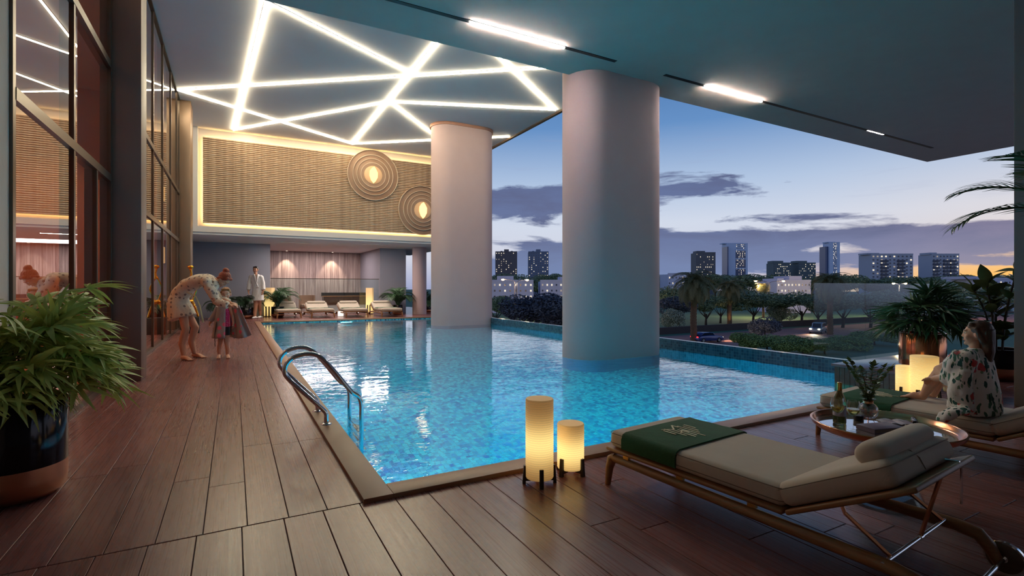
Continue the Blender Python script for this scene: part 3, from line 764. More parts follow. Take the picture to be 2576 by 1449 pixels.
def lantern(loc, r, h, m, lab, feet=True, z0=.035, rz=0., group='paper lanterns', ribs=None, fh=.11):
    o = thing('lantern', lab, 'lantern', loc, rz, group)
    nr = ribs or int((h - z0) / .0135); prof = [(.01, z0 + .002), (r * .96, z0 + .002)]
    for k in range(nr):
        za = z0 + .004 + (h - z0 - .004) * k / nr; zb = z0 + .004 + (h - z0 - .004) * (k + 1) / nr
        prof += [(r * .956, za + (zb - za) * .05), (r, za + (zb - za) * .35), (r, za + (zb - za) * .75)]
    prof += [(r * .97, h)]
    MB().lathe(prof, 40).build('shade', m, o, True)
    MB().lathe([(r * .97, h), (r * .95, h + .003), (.01, h + .003)], 40).build('top_cap', m, o, True)
    if feet:
        for k in range(4):
            a = k * math.pi / 2; f = MB(); w_ = r * .14
            f.prism([(r * .99, .0), (r * 1.22, .0), (r * 1.12, fh), (r * 1.0, fh), (r * .99, z0 + .01), (r * .5, z0), (r * .5, 0.018), (r * .99, .018)], -w_, w_, 1)
            f.build('foot', 'foot_brown', o, rot=(0, 0, a))
    else:
        MB().lathe([(r * .9, 0), (r * .9, z0)], 32).build('base', 'foot_brown', o, True)
    return o
lantern((1.646, 2.655, 0), .086, .515, 'lantern_tall', 'tall ribbed glowing lantern beside the near pool edge', rz=YAW * -1 - R_(90) + R_(5))
lantern((1.91, 2.70, 0), .087, .32, 'lantern_short', 'short ribbed glowing lantern next to the foreground lounger', rz=R_(18))
c = PZ(2325, 1004); lantern((c.x, c.y, 0), .125, .46, 'lantern_wide', 'tall ribbed glowing lantern behind the knees of the seated woman', group='paper lanterns')
c = PZ(2278, 996); lantern((c.x, c.y, 0), .092, .33, 'lantern_wide', 'short ribbed glowing lantern behind the second lounger', group='paper lanterns')
def box_lantern(loc, w, h, lab):
    o = thing('floor_lantern', lab, 'lantern', loc, -YAW, 'tall square lanterns beyond the pool')
    MB().box(-w / 2, w / 2, -w / 2, w / 2, .04, h).build('shade', 'lantern_far', o, bevel=.01)
    for sx in (-1, 1):
        for sy in (-1, 1): MB().box(sx * w * .2 - .022, sx * w * .2 + .022, sy * (w / 2 + .001) - (.02 if sy < 0 else 0), sy * (w / 2 + .001) + (.02 if sy > 0 else 0), 0, .42).build('foot', 'foot_brown', o)
c = PZ(678, 797); box_lantern((c.x, c.y, 0), .30, 1.17, 'tall square glowing lantern beside the man in the robe')
c = PZ(930, 791); box_lantern((c.x, c.y, 0), .27, 1.16, 'tall square glowing lantern between the third and fourth far loungers')
c = PZ(857, 796); o = thing('cube_lantern', 'small white glowing cube lantern in front of the far loungers', 'lantern', (c.x, c.y, 0), -YAW)
emit('lantern_white', lin(255, 240, 225), 1.3); MB().box(-.09, .09, -.09, .09, .012, .215).build('shade', 'lantern_white', o, bevel=.01); MB().box(-.075, .075, -.075, .075, 0, .012).build('base', 'foot_brown', o)

# ---------------------------------------------------------------- pool ladder
la = thing('pool_ladder', 'polished steel pool ladder with two looped handrails', 'ladder', (.697, 4.84, .026))
def smoothpath(pts, n=6):
    out = []
    P_ = [V(p) for p in pts]
    for i in range(len(P_) - 1):
        p0, p1, p2, p3 = P_[max(i - 1, 0)], P_[i], P_[i + 1], P_[min(i + 2, len(P_) - 1)]
        for k in range(n):
            t_ = k / n; out.append(.5 * ((2 * p1) + (p2 - p0) * t_ + (2 * p0 - 5 * p1 + 4 * p2 - p3) * t_ ** 2 + (3 * p1 - p0 - 3 * p2 + p3) * t_ ** 3))
    out.append(P_[-1]); return out
prof = [(.0, .0), (.0, .06), (-.005, .10), (-.06, .165), (-.21, .32), (-.285, .40), (-.325, .465), (-.315, .535), (-.255, .59), (-.15, .612), (-.05, .58), (.06, .455), (.20, .27), (.265, .215), (.292, .15), (.295, .0), (.295, -.4), (.295, -.85)]
for y in (-.26, .26):
    MB().tube(smoothpath([(x, y, z) for x, z in prof], 6), .0195, 14).build('handrail', 'chrome', la, True)
    MB().lathe([(.01, .014), (.036, .013), (.044, .006), (.045, 0)], 28, (0, y, 0)).build('flange', 'chrome', la, True)
for z in (-.2, -.45, -.7):
    MB().box(.265, .345, -.25, .25, z - .012, z + .012).build('step', 'chrome', la, bevel=.006)

# ---------------------------------------------------------------- tray table and what stands on it
TZ = .40; TC = (3.2, 1.5)
tt = thing('tray_table', 'round copper tray table between the two near loungers', 'table', (TC[0], TC[1], 0))
R0 = .345
MB().lathe([(.01, TZ - .008), (R0 - .02, TZ - .008), (R0 + .005, TZ + .012), (R0 + .014, TZ + .034), (R0 + .008, TZ + .037), (R0, TZ + .034), (R0 - .008, TZ + .014), (R0 - .025, TZ + .002), (.01, TZ)], 72).build('tray', 'copper', tt, True)
mat('mirror_top', lin(210, 200, 200), .05, .9)
MB().lathe([(.005, TZ + .0005), (R0 - .03, TZ + .0025), (R0 - .03, TZ)], 64).build('mirror_inlay', 'mirror_top', tt, True)
MB().lathe([(.09, TZ - .06), (.10, TZ - .008)], 32).build('collar', 'brass', tt, True)
archglass('smoke_glass', (.75, .8, .8, 1), 1.5, .0, .02)
MB().lathe([(.19, 0), (.19, .012), (.06, TZ - .06), (.05, TZ - .06), (.18, .012)], 40).build('cone_base', 'smoke_glass', tt, True)
T0 = TZ + .003
def on(px, py): return PZ(px, py, T0)
mat('bottle_glass', lin(150, 150, 90), .05, 0, Transmission_Weight=.85, IOR=1.45)
archglass('wine_glass', (.97, .97, .95, 1), 1.5, 0, .03)
archglass('vase_glass', (.93, .88, .90, 1), 1.5, 0, .06)
mat('wine', lin(228, 206, 120), .05, 0, Transmission_Weight=.8, IOR=1.33)
mat('paper', lin(196, 190, 206), .7); mat('book_cover', lin(128, 116, 140), .55); mat('page_edge', lin(150, 128, 110), .8)
c = on(2112, 1064); o = thing('wine_bottle', 'pale green wine bottle with gold foil on the tray', 'bottle', c)
MB().lathe([(.01, .004), (.032, 0), (.034, .006), (.034, .125), (.030, .145), (.016, .178), (.0125, .195), (.0125, .232), (.01, .234)], 28).build('body', 'bottle_glass', o, True)
MB().lathe([(.0128, .19), (.0135, .192), (.0135, .236), (.008, .239)], 20).build('foil', 'brass', o, True)
MB().lathe([(.0343, .045), (.0345, .046), (.0345, .10), (.0343, .101)], 28, caps=False).build('label', 'paper', o, True, label='pale paper label')
for px, py, lab in ((2107, 1076, 'wine glass of white wine in front of the bottle'), (2147, 1084, 'wine glass of white wine in front of the round vase')):
    c = on(px, py); o = thing('wine_glass', lab, 'glass', c, 0, 'wine glasses')
    MB().lathe([(.004, .002), (.028, .001), (.029, .003), (.006, .006), (.0032, .012), (.0032, .072), (.008, .080), (.024, .092), (.034, .112), (.036, .130), (.032, .155), (.029, .168), (.0283, .168), (.031, .155), (.035, .13), (.033, .112), (.023, .094), (.004, .083)], 32).build('bowl', 'wine_glass', o, True)
    MB().lathe([(.002, .085), (.022, .0955), (.032, .113), (.0335, .122), (.001, .1222)], 28).build('wine', 'wine', o, True)
c = on(2184, 1062); o = thing('vase', 'round glass vase with a copper neck holding leafy stems', 'vase', c)
for k in range(4):
    a = k * math.pi / 2 + .4; MB().tube([(.012 * math.cos(a), .012 * math.sin(a), .03), (.034 * math.cos(a), .034 * math.sin(a), 0)], .0015, 5).build('stand_leg', 'copper', o)
MB().lathe([(.01, .024), (.03, .028), (.047, .045), (.053, .068), (.048, .092), (.034, .108), (.024, .114), (.023, .113), (.033, .106), (.046, .091), (.051, .068), (.045, .046), (.029, .03), (.01, .026)], 36).build('bulb', 'vase_glass', o, True)
MB().lathe([(.0245, .112), (.026, .113), (.026, .126), (.0245, .127)], 32, caps=False).build('neck_ring', 'copper', o, True)
# ZZ-like stems
def leaf_strip(L, Wd, fold=.15, droop=.1, n=5, tip=.6):
    b = MB(); vs_ = []
    for i in range(n + 1):
        s = i / n; w_ = Wd * math.sin(math.pi * min(1, (s * .96 + .02)) ** tip) * .5 + .0004; z = -droop * s * s * L
        vs_ += [(s * L, -w_, z + fold * w_), (s * L, 0, z), (s * L, w_, z + fold * w_)]
    fs = []
    for i in range(n):
        a = i * 3; fs += [(a, a + 3, a + 4, a + 1), (a + 1, a + 4, a + 5, a + 2)]
    b.add(vs_, fs); return b
zl = leaf_strip(.036, .025, .2, .15, 4).mesh('leaf', 'all')
pl = thing('leafy_stems', 'spray of round-leaved green stems standing in the round vase', 'plant', c)
rr = random.Random(11)
for k in range(6):
    a = k * 1.05 + .2; sp = .09 + .04 * rr.random(); hh = .20 + .05 * rr.random()
    pts = smoothpath([(0.004 * math.cos(a), .004 * math.sin(a), .05), (.012 * math.cos(a), .012 * math.sin(a), .13), (sp * .5 * math.cos(a), sp * .5 * math.sin(a), .13 + hh * .5), (sp * math.cos(a), sp * math.sin(a), .10 + hh)], 6)
    st = MB().tube(pts, .0022, 5).build('stem', 'stem_green', pl, True)
    for i in range(6, len(pts)):
        for s in (-1, 1):
            tn = (pts[i] - pts[i - 1]).normalized(); az_ = math.atan2(tn.y, tn.x) + s * 1.1
            lf = obj('leaf', zl, 'leaf_zz', st, pts[i], (rr.uniform(-.3, .3), -.55 + rr.uniform(-.3, .3), az_)); lf.scale = [rr.uniform(.8, 1.15)] * 3
    obj('leaf', zl, 'leaf_zz', st, pts[-1], (0, -1.1, a))
c = on(2205, 1083); o = thing('book', 'closed grey-violet hardback book lying on the tray', 'book', (c.x + .03, c.y - .005, T0), R_(-16))
MB().box(-.10, .10, -.055, .055, .003, .021).build('pages', 'page_edge', o); MB().box(-.103, .103, -.058, .058, .021, .025).build('cover', 'book_cover', o, bevel=.001); MB().box(-.103, .103, -.058, .058, 0, .003).build('cover', 'book_cover', o)
MB().box(-.103, -.1, -.058, .058, .003, .021).build('spine', 'book_cover', o)
c = on(2255, 1064); o = thing('magazine', 'open magazine with pale pages on the tray', 'magazine', (c.x, c.y, T0), R_(-40))
for s in (-1, 1):
    b = MB(); nr = 7; vs_ = []
    for i in range(nr):
        u = i / (nr - 1); z = .004 + .010 * math.sin(math.pi * min(1, u * 1.1)) * (1 - u * .5)
        vs_ += [(s * u * .082, -.055, z), (s * u * .082, .055, z), (s * u * .082, -.055, .0), (s * u * .082, .055, .0)]
    fs = []
    for i in range(nr - 1):
        a = i * 4; fs += [(a, a + 4, a + 5, a + 1), (a + 2, a + 3, a + 7, a + 6), (a, a + 2, a + 6, a + 4), (a + 1, a + 5, a + 7, a + 3)]
    fs.append((nr * 4 - 4, nr * 4 - 2, nr * 4 - 1, nr * 4 - 3)); b.add(vs_, fs); b.build('page_block', 'paper', o, True)
    for k in range(4): MB().box(min(s * .02, s * .068), max(s * .02, s * .068), -.035 + k * .018, -.03 + k * .018, .0135, .0139).build('print', 'book_cover', o)
c = on(2300, 1064); o = thing('rolled_magazine', 'rolled magazine lying on the far side of the tray', 'magazine', (c.x, c.y, T0 + .0132), R_(-62))
m, N, out = newmat('magazine_print'); t = N.n('TexCoord').outputs['Object']; n_ = N.noise(N.mapping(t, (60, 60, 14)), 1, 1); p = pri(N, out, Roughness=.5)
N.link(N.ramp(n_, [(.35, lin(44, 44, 56)), (.5, lin(176, 172, 190)), (.62, lin(60, 90, 120))], 'CONSTANT'), p.inputs['Base Color'])
MB().lathe([(.0122, -.062), (.013, -.062), (.013, .062), (.0122, .062), (.009, .058), (.009, -.058)], 24, caps=False).build('roll', 'magazine_print', o, True, rot=(R_(90), 0, 0))
c = on(2292, 1082); o = thing('small_bowl', 'small copper bowl beside the rolled magazine', 'bowl', c)
MB().lathe([(.01, 0), (.018, .002), (.026, .014), (.028, .024), (.026, .024), (.016, .005), (.004, .004)], 28).build('cup', 'copper', o, True)
MB().lathe([(.024, .022), (.0285, .024), (.024, .0245)], 28, caps=False).build('rim', 'brass', o, True)
c = on(2160, 1057); o = thing('coaster_box', 'small dark round box behind the bottle on the tray', 'box', c)
MB().lathe([(.005, 0), (.026, 0), (.026, .022), (.005, .022)], 24).build('body', 'black', o, True); MB().lathe([(.027, .022), (.027, .03), (.004, .032)], 24).build('lid', 'black', o, True)

# ---------------------------------------------------------------- plants
def fan_leaf(seed, L=.27, n=8, wd=.034, spread=78, pet=.22):
    r = random.Random(seed); b = MB()
    end = V((pet, 0, pet * .35)); b.tube([(0, 0, 0), (pet * .5, 0, pet * .22), end], .003, 5)
    for k in range(n):
        a = R_(-spread + 2 * spread * k / (n - 1) + r.uniform(-5, 5)); l = L * (1 - .28 * abs(a) / R_(spread)) * r.uniform(.88, 1.05)
        lf = leaf_strip(l, wd * r.uniform(.85, 1.1), .35, .34 + r.uniform(0, .25), 6, .75)
        M = Matrix.Translation(end) @ Matrix.Rotation(a, 4, 'Z') @ Matrix.Rotation(R_(r.uniform(-18, 4)), 4, 'Y') @ Matrix.Rotation(R_(r.uniform(-25, 25)), 4, 'X')
        b.add([M @ V(v_) for v_ in lf.v], lf.f)
    return b.mesh('leaf', 'all')
FANS = [fan_leaf(s, n=n) for s, n in ((1, 8), (2, 9), (3, 10), (4, 7))]
FANS_DARK = [fan_leaf(s, n=n, wd=.030) for s, n in ((11, 9), (12, 10), (13, 11), (14, 8))]
def pot(o, r, h, band, m_body='black_gloss', m_band='copper_brushed'):
    rb = r * .93
    MB().lathe([(.01, 0), (rb * .72, 0), (rb * .9, .012), (r * .985, .05 * r / .235), (r, band * .6), (r, band)], 56).build('base_band', m_band, o, True)
    MB().lathe([(r * 1.001, band), (r * 1.003, band + .003), (r * 1.003, h - .004), (r * .99, h), (r * .93, h), (r * .92, h - .06)], 56, caps=False).build('body', m_body, o, True)
    MB().lathe([(.01, h - .05), (r * .93, h - .055)], 32).build('soil', 'soil', o, True)
def rhapis(name, lab, loc, r, h, band, nst, spread, z0, z1, nleaf, lm, seed, sc=1., xmin=None, **kw):
    o = thing(name, lab, 'plant', loc); pot(o, r, h, band, **kw); q = random.Random(seed); stems = []
    for k in range(nst):
        a = q.uniform(0, 6.28); rad = r * .55 * math.sqrt(q.random()); ht = z0 + (z1 - z0) * q.random()
        lean = spread * .35 * q.random(); p0 = V((rad * math.cos(a), rad * math.sin(a), h - .06)); p1 = p0 + V((lean * math.cos(a), lean * math.sin(a), ht - h))
        MB().tube([p0, (p0 + p1) / 2 + V((q.uniform(-.02, .02), q.uniform(-.02, .02), 0)), p1], [.006, .005, .004], 6).build('stem', 'cane', o); stems.append((p0, p1, a))
    for k in range(nleaf):
        p0, p1, a = stems[k % nst]; s = q.uniform(.45, 1.0); p = p0.lerp(p1, s); s_ = q.uniform(.8, 1.25) * sc
        rise = (1.15 if k % 4 == 0 else q.uniform(-.1, .8)) if s > .75 else q.uniform(-.4, .35)
        yaw = a + q.uniform(-1.5, 1.5)
        if xmin is not None:                                        # keep clear of the wall beside the pot
            for _ in range(12):
                if p.x + math.cos(yaw) * .46 * s_ > xmin: break
                yaw = q.uniform(-1.9, 1.9)
        lf = obj('leaf', (FANS_DARK if lm == 'leaf_dark' else FANS)[q.randrange(4)], lm, o, p, (q.uniform(-.5, .5), -rise, yaw)); lf.scale = (s_, s_, s_)
    return o
rhapis('potted_lady_palm', 'bushy fan-leaved palm in a black pot with copper base at far left', (-1.10, 3.92, 0), .235, .55, .19, 24, .28, .62, 1.20, 130, 'leaf_rhapis', 5, .86, xmin=-.20)
c = PZ(2320, 924, .205)
rhapis('potted_lady_palm', 'bushy fan-leaved palm in a shiny copper pot on the plinth', (c.x, c.y, .206), .235, .43, .06, 18, .3, .5, .92, 95, 'leaf_dark', 9, .95, m_body='bronze_gloss', m_band='bronze_gloss')
# rubber plant
c = PZ(2512, 952); o = thing('rubber_plant', 'rubber plant with big glossy oval leaves in a copper-based pot', 'plant', (c.x - .05, c.y, 0))
pot(o, .27, .40, .16)
rl = leaf_strip(.30, .145, .25, .25, 8, .8).mesh('leaf', 'all'); q = random.Random(4)
for k in range(5):
    a = k * 1.3 + .4; pts = smoothpath([(.06 * math.cos(a), .06 * math.sin(a), .34), (.10 * math.cos(a), .10 * math.sin(a), .8), (.22 * math.cos(a), .22 * math.sin(a), 1.05 + .09 * k)], 7)
    MB().tube(pts, .011, 6).build('branch', 'cane', o, True)
    for i in range(3, len(pts)):
        e_ = V((.09, 0, .05)); az_ = i * 2.4 + a; pz = pts[i]
        lf = obj('leaf', rl, 'leaf_rubber', o, pz, (q.uniform(-.4, .4), q.uniform(-1.0, -.1), az_)); s_ = q.uniform(.8, 1.1); lf.scale = (s_, s_, s_)
    obj('leaf', rl, 'leaf_rubber', o, pts[-1], (.2, -1.25, a))
# pinnate fronds
def frond(L, nl, ll, wd, droop, seed, up=.9):
    r = random.Random(seed); b = MB(); pts = []
    for i in range(nl + 4):
        s = i / (nl + 3); pts.append(V((L * (s * .9 - .12 * s * s), 0, L * (up * s - droop * s * s))))
    b.tube(pts, [.012 * L * (1 - .8 * i / len(pts)) + .002 for i in range(len(pts))], 5)
    for i in range(3, len(pts)):
        s = i / len(pts); l = ll * (math.sin(math.pi * (.12 + .86 * s)) ** .6) * r.uniform(.9, 1.08); tn = (pts[i] - pts[i - 1]).normalized(); pit = math.asin(tn.z)
        for sg in (-1, 1):
            lf = leaf_strip(l, wd, .3, .45, 4, .7)
            M = Matrix.Translation(pts[i]) @ Matrix.Rotation(-pit, 4, 'Y') @ Matrix.Rotation(sg * R_(62 - 30 * s + r.uniform(-5, 5)), 4, 'Z') @ Matrix.Rotation(R_(-14), 4, 'Y')
            b.add([M @ V(v_) for v_ in lf.v], lf.f)
    return b.mesh('frond', 'all')
AF = [frond(1.05, 17, .34, .026, .75, s) for s in (1, 2, 3)]
def areca(lab, loc, r, h, nf, sc, seed, lm='leaf_dark', up=False):
    o = thing('potted_palm', lab, 'plant', loc); pot(o, r, h, h * .3); q = random.Random(seed)
    for k in range(nf):
        a = k * 2.4 + q.uniform(-.3, .3); til = q.uniform(-.75, -.05) if up else q.uniform(-.55, .35); s_ = sc * q.uniform(.75, 1.1)
        f = obj('frond', AF[k % 3], lm, o, (q.uniform(-.05, .05), q.uniform(-.05, .05), h - .06), (0, til, a)); f.scale = (s_ * .8, s_ * .8, s_ * 1.15)
    return o
areca('dark feathery palm in a pot behind the first far lounger', (1.56, 22.4, 0), .24, .42, 20, 1.3, 1, up=True)
areca('dark feathery palm in a black pot beside the round column', (6.3, 21.9, 0), .22, .42, 20, 1.3, 2, up=True)
areca('feathery palm outside beyond the round column', (8.2, 23.4, 0), .22, .4, 14, 1.35, 3)
areca('low leafy palm in a black and gold pot behind the child', (-.36, 21.9, 0), .3, .42, 16, .95, 4)
areca('low leafy palm in a black and gold pot behind the man', (.40, 21.9, 0), .3, .42, 16, .9, 5)
o = thing('potted_palm', 'tall slim palm whose frond tips reach in at the right edge', 'plant', (6.45, 1.38, 0)); pot(o, .22, .45, .14)
MB().tube([(0, 0, .4), (.02, .01, 1.0), (0, 0, 1.74)], [.035, .03, .025], 8).build('stem', 'cane', o, True)
for k in range(8): f = obj('frond', AF[k % 3], 'leaf_rhapis', o, (0, 0, 1.72), (0, (-.25, .1, -.5)[k % 3], R_(112 + k * 20))); f.scale = (1.2, 1.1, .85)
# small grey stool beside the second lounger
c = PZ(2400, 1008); o = thing('stool', 'small grey upholstered cube stool behind the second lounger', 'stool', (c.x + .3, c.y, 0))
MB().box(-.16, .16, -.16, .16, .05, .31).build('seat', 'grey_fabric' if 'grey_fabric' in MATS else fabric('grey_fabric', lin(150, 152, 150)), o, bevel=.03, segs=3)
for sx in (-1, 1):
    for sy in (-1, 1): MB().tube([(.12 * sx, .12 * sy, .05), (.12 * sx, .12 * sy, 0)], .012, 8).build('leg', 'black', o)
# ---------------------------------------------------------------- people
mat('skin', lin(206, 150, 120), .5, var=.06, vscale=20, Subsurface_Weight=.08, Subsurface_Radius=(.02, .008, .005))
mat('skin_pale', lin(222, 170, 142), .5, var=.05, vscale=20, Subsurface_Weight=.08, Subsurface_Radius=(.02, .008, .005))
def hairmat(name, c):
    m, N, out = newmat(name); t = N.n('TexCoord').outputs['Object']
    n_ = N.noise(N.mapping(t, (60, 60, 8)), 2, 3); p = pri(N, out, Roughness=.45)
    N.link(N.mix(n_, tuple(x * .55 for x in c[:3]) + (1,), tuple(x * 1.3 for x in c[:3]) + (1,)), p.inputs['Base Color']); bump(N, p, n_, .6, .004); return m
hairmat('hair_red', lin(150, 52, 22)); hairmat('hair_sandy', lin(160, 106, 62)); hairmat('hair_black', lin(24, 20, 20)); hairmat('hair_brown', lin(84, 58, 44))
mat('eye_white', lin(235, 232, 228), .2); mat('iris', lin(40, 28, 22), .2); mat('lips', lin(176, 96, 86), .5)
def spots(name, base, dots, sc, r0, soft=.04, hearts=False):
    m, N, out = newmat(name); t = N.n('TexCoord').outputs['Object']; v = N.n('TexVoronoi'); v.inputs['Scale'].default_value = sc; v.inputs['Randomness'].default_value = .55
    N.link(t, v.inputs['Vector']); dd = X(N.t, v.outputs['Distance'])
    if hearts: dd = dd + N.noise(t, sc * 2.2, 1) * .16 - .08
    f = ((dd * -1.0 + r0) / soft).clamp(); p = pri(N, out, Roughness=.9, Sheen_Weight=.3)
    n_ = N.noise(t, 14, 3); bc = N.mix(n_, tuple(x * .88 for x in base[:3]) + (1,), base)
    N.link(N.mix(f, bc, dots), p.inputs['Base Color']); bump(N, p, N.noise(N.mapping(t, (1, 1, .5)), 16, 4), .5, .02); return m
spots('robe_dots', lin(244, 232, 208), lin(150, 138, 128), 15, .32)
spots('robe_hearts', lin(186, 180, 180), lin(255, 120, 146), 8.0, .31, .04, True)
spots('swim_dots', lin(226, 48, 104), lin(250, 230, 236), 60, .22)
mat('robe_white', lin(236, 232, 230), .9, var=.05, bmp=.5, bscale=22, bdist=.02, stretch=(1, 1, .4))
mat('swim_dark', lin(28, 26, 34), .7)
# floral kimono: leaves and red flowers on white
m, N, out = newmat('robe_floral'); t = N.n('TexCoord').outputs['Object']
td = N.n('VectorMath', operation='ADD'); N.link(t, td.inputs[0]); nz = N.n('TexNoise'); nz.inputs['Scale'].default_value = 14; N.link(t, nz.inputs['Vector'])
sb = N.n('VectorMath', operation='SCALE'); N.link(nz.outputs[1], sb.inputs[0]); sb.inputs['Scale'].default_value = .05; N.link(sb.outputs[0], td.inputs[1])
def leaves(sc, rot, th, keep):
    v1 = N.n('TexVoronoi'); v1.inputs['Scale'].default_value = sc; N.link(N.mapping(td.outputs[0], (2.6, 2.6, .8), rot=rot), v1.inputs['Vector'])
    f_ = ((X(N.t, v1.outputs['Distance']) * -1.0 + th) / .05).clamp(); k_ = N.sep(v1.outputs['Color'])[0]
    return (f_ * k_.f('GREATER_THAN', keep)).clamp(), k_
f1, pick = leaves(15, (.2, .55, .3), .40, .45); f3, _k = leaves(13, (-.3, -.6, .2), .38, .5); f4, _k = leaves(20, (1.1, .2, .4), .36, .62)
v2 = N.n('TexVoronoi'); v2.inputs['Scale'].default_value = 13; v2.inputs['Randomness'].default_value = .8; N.link(td.outputs[0], v2.inputs['Vector'])
ang = N.noise(td.outputs[0], 60, 1)
f2 = ((X(N.t, v2.outputs['Distance']) * -1.0 + .24 + ang * .22) / .05).clamp()
cc = N.mix(f4, lin(236, 232, 226), lin(120, 150, 124)); cc = N.mix(f3, cc, lin(70, 116, 98)); cc = N.mix(f1, cc, lin(34, 80, 74))
cc = N.mix((f2 * N.sep(v2.outputs['Color'])[1].f('GREATER_THAN', .62)).clamp(), cc, lin(206, 78, 74))
p = pri(N, out, Roughness=.85); N.link(cc, p.inputs['Base Color']); bump(N, p, N.noise(N.mapping(t, (1, 1, .35)), 26, 3), .5, .01)

class Fig:
    "a figure laid out from joints: body (one skin mesh), hair, clothes"
    def __init__(s, name, lab, base, skin='skin'):
        s.o = thing(name, lab, 'person', base); s.b = V(base); s.body = MB(); s.skin = skin
    def p(s, px, py, d): return PD(px, py, d) - s.b
    def limb(s, js, mb=None):
        mb = mb or s.body
        for (a, ra), (c, rc) in zip(js[:-1], js[1:]): mb.cap(a, ra, c, rc)
    def hand(s, wrist, tip, up, size=1., curl=.5, side=1):
        w, t_ = V(wrist), V(tip); f = (t_ - w).normalized(); u = V(up); u = (u - f * u.dot(f)).normalized(); l = f.cross(u) * side
        L = .09 * size; pc = w + f * L * .5
        s.body.loft([(w, .018 * size, .026 * size), (w + f * L * .45, .015 * size, .036 * size), (w + f * L, .012 * size, .036 * size)], u, 12)
        for k, (off, ln) in enumerate(((-.028, .062), (-.010, .072), (.010, .068), (.028, .052))):
            a = w + f * L * .92 + l * off * size; b1 = a + (f * math.cos(curl * .6) - u * math.sin(curl * .6)) * ln * .5 * size; b2 = b1 + (f * math.cos(curl * 1.7) - u * math.sin(curl * 1.7)) * ln * .5 * size
            s.body.cap(a, .0088 * size, b1, .0082 * size, 8); s.body.cap(b1, .0082 * size, b2, .007 * size, 8)
        a = w + f * L * .35 - l * .03 * size; b1 = a + (f * .75 - l * .6 - u * .25).normalized() * .035 * size; b2 = b1 + (f * .95 - l * .15 - u * .4).normalized() * .03 * size
        s.body.cap(a, .0125 * size, b1, .010 * size, 8); s.body.cap(b1, .010 * size, b2, .008 * size, 8)
    def foot(s, heel, toe, size=1.):
        h_, t_ = V(heel), V(toe); f = (t_ - h_).normalized(); l = f.cross(V((0, 0, 1))).normalized()
        s.body.loft([(h_ - f * .025 * size + V((0, 0, .028 * size)), .022 * size, .02 * size), (h_ + V((0, 0, .034 * size)), .032 * size, .032 * size), (h_.lerp(t_, .45) + V((0, 0, .036 * size)), .034 * size, .034 * size), (h_.lerp(t_, .75) + V((0, 0, .022 * size)), .02 * size, .042 * size), (h_.lerp(t_, .9) + V((0, 0, .014 * size)), .012 * size, .04 * size)], (0, 0, 1), 12)
        for k in range(5):
            a = h_.lerp(t_, .86) + l * (-.032 + .016 * k) * size + V((0, 0, .013 * size)); s.body.cap(a, .010 * size, a + f * (.03 - .003 * abs(k - 1)) * size, (.010 if k else .012) * size, 8)
    def head(s, c, face, up, size=1., hair='hair_brown', hairstyle='short', soft=True):
        "face: direction looked at, up: crown direction; size 1 = adult 0.23 m"
        c = V(c); f = V(face).normalized(); u = V(up); u = (u - f * u.dot(f)).normalized(); l = u.cross(f)
        M = Matrix((l, f, u)).transposed(); k = size; Q = lambda x, y, z: c + M @ V((x * k, y * k, z * k))
        B = s.body
        B.ball(Q(0, -.012, .022), (.074 * k, .092 * k, .092 * k), 18, 12, M)
        B.loft([(Q(0, .022, .02), .062 * k, .072 * k), (Q(0, .028, -.03), .058 * k, .062 * k), (Q(0, .034, -.075), .045 * k, .046 * k), (Q(0, .042, -.108), .024 * k, .024 * k)], l, 16)
        g = .82 if soft else 1.
        B.cap(Q(0, .084, .014), .007 * k, Q(0, .084 + .017 * g, -.024), .0105 * k * g, 8)                # nose
        B.cap(Q(-.010, .090, -.03), .007 * k, Q(.010, .090, -.03), .007 * k, 8)
        B.cap(Q(-.014, .083, -.060), .0085 * k, Q(.014, .083, -.060), .0085 * k, 8)                      # mouth
        B.cap(Q(-.04, .076, .032), .009 * k, Q(.04, .076, .032), .009 * k, 8)                            # brow
        B.ball(Q(0, .070, -.093), .018 * k, 10, 7)                                                        # chin
        for sx in (-1, 1):
            B.ball(Q(.076 * sx, -.005, -.006), (.012 * k, .02 * k, .032 * k), 10, 7, M)                  # ears
            B.ball(Q(.038 * sx, .060, -.03), (.024 * k, .022 * k, .028 * k), 10, 7, M)                   # cheeks
            MB().ball(Q(.030 * sx, .0765, .008), (.0125 * k, .009 * k, .0075 * k), 12, 8, M).build('eye', 'eye_white', s.o, 'all')
            MB().ball(Q(.030 * sx, .0835, .008), (.0062 * k, .004 * k, .0066 * k), 10, 6, M).build('iris', 'iris', s.o, 'all')
            MB().tube([Q(.016 * sx, .0885, .030), Q(.030 * sx, .0875, .034), Q(.045 * sx, .081, .029)], [.003 * k, .0035 * k, .002 * k], 6).build('eyebrow', hair, s.o, 'all')
        MB().cap(Q(-.013, .0905, -.0605), .0045 * k, Q(.013, .0905, -.0605), .0045 * k, 8).build('lips', 'lips', s.o, 'all')
        H = MB()
        if hairstyle == 'short':
            H.ball(Q(0, -.022, .034), (.080 * k, .092 * k, .090 * k), 18, 12, M); H.cap(Q(-.045, .05, .088), .02 * k, Q(.045, .05, .088), .022 * k); H.cap(Q(-.07, -.02, .02), .016 * k, Q(-.068, .02, .04), .014 * k); H.cap(Q(.07, -.02, .02), .016 * k, Q(.068, .02, .04), .014 * k)
        if hairstyle == 'bun':
            H.ball(Q(0, -.024, .036), (.083 * k, .096 * k, .094 * k), 18, 12, M); H.ball(Q(0, -.10, .10), (.05 * k, .05 * k, .045 * k), 14, 9, M); H.cap(Q(-.05, .045, .085), .022 * k, Q(.05, .045, .085), .022 * k)
            H.cap(Q(.074, .0, .03), .018 * k, Q(.07, -.04, -.03), .02 * k); H.cap(Q(-.074, .0, .03), .018 * k, Q(-.07, -.04, -.03), .02 * k)
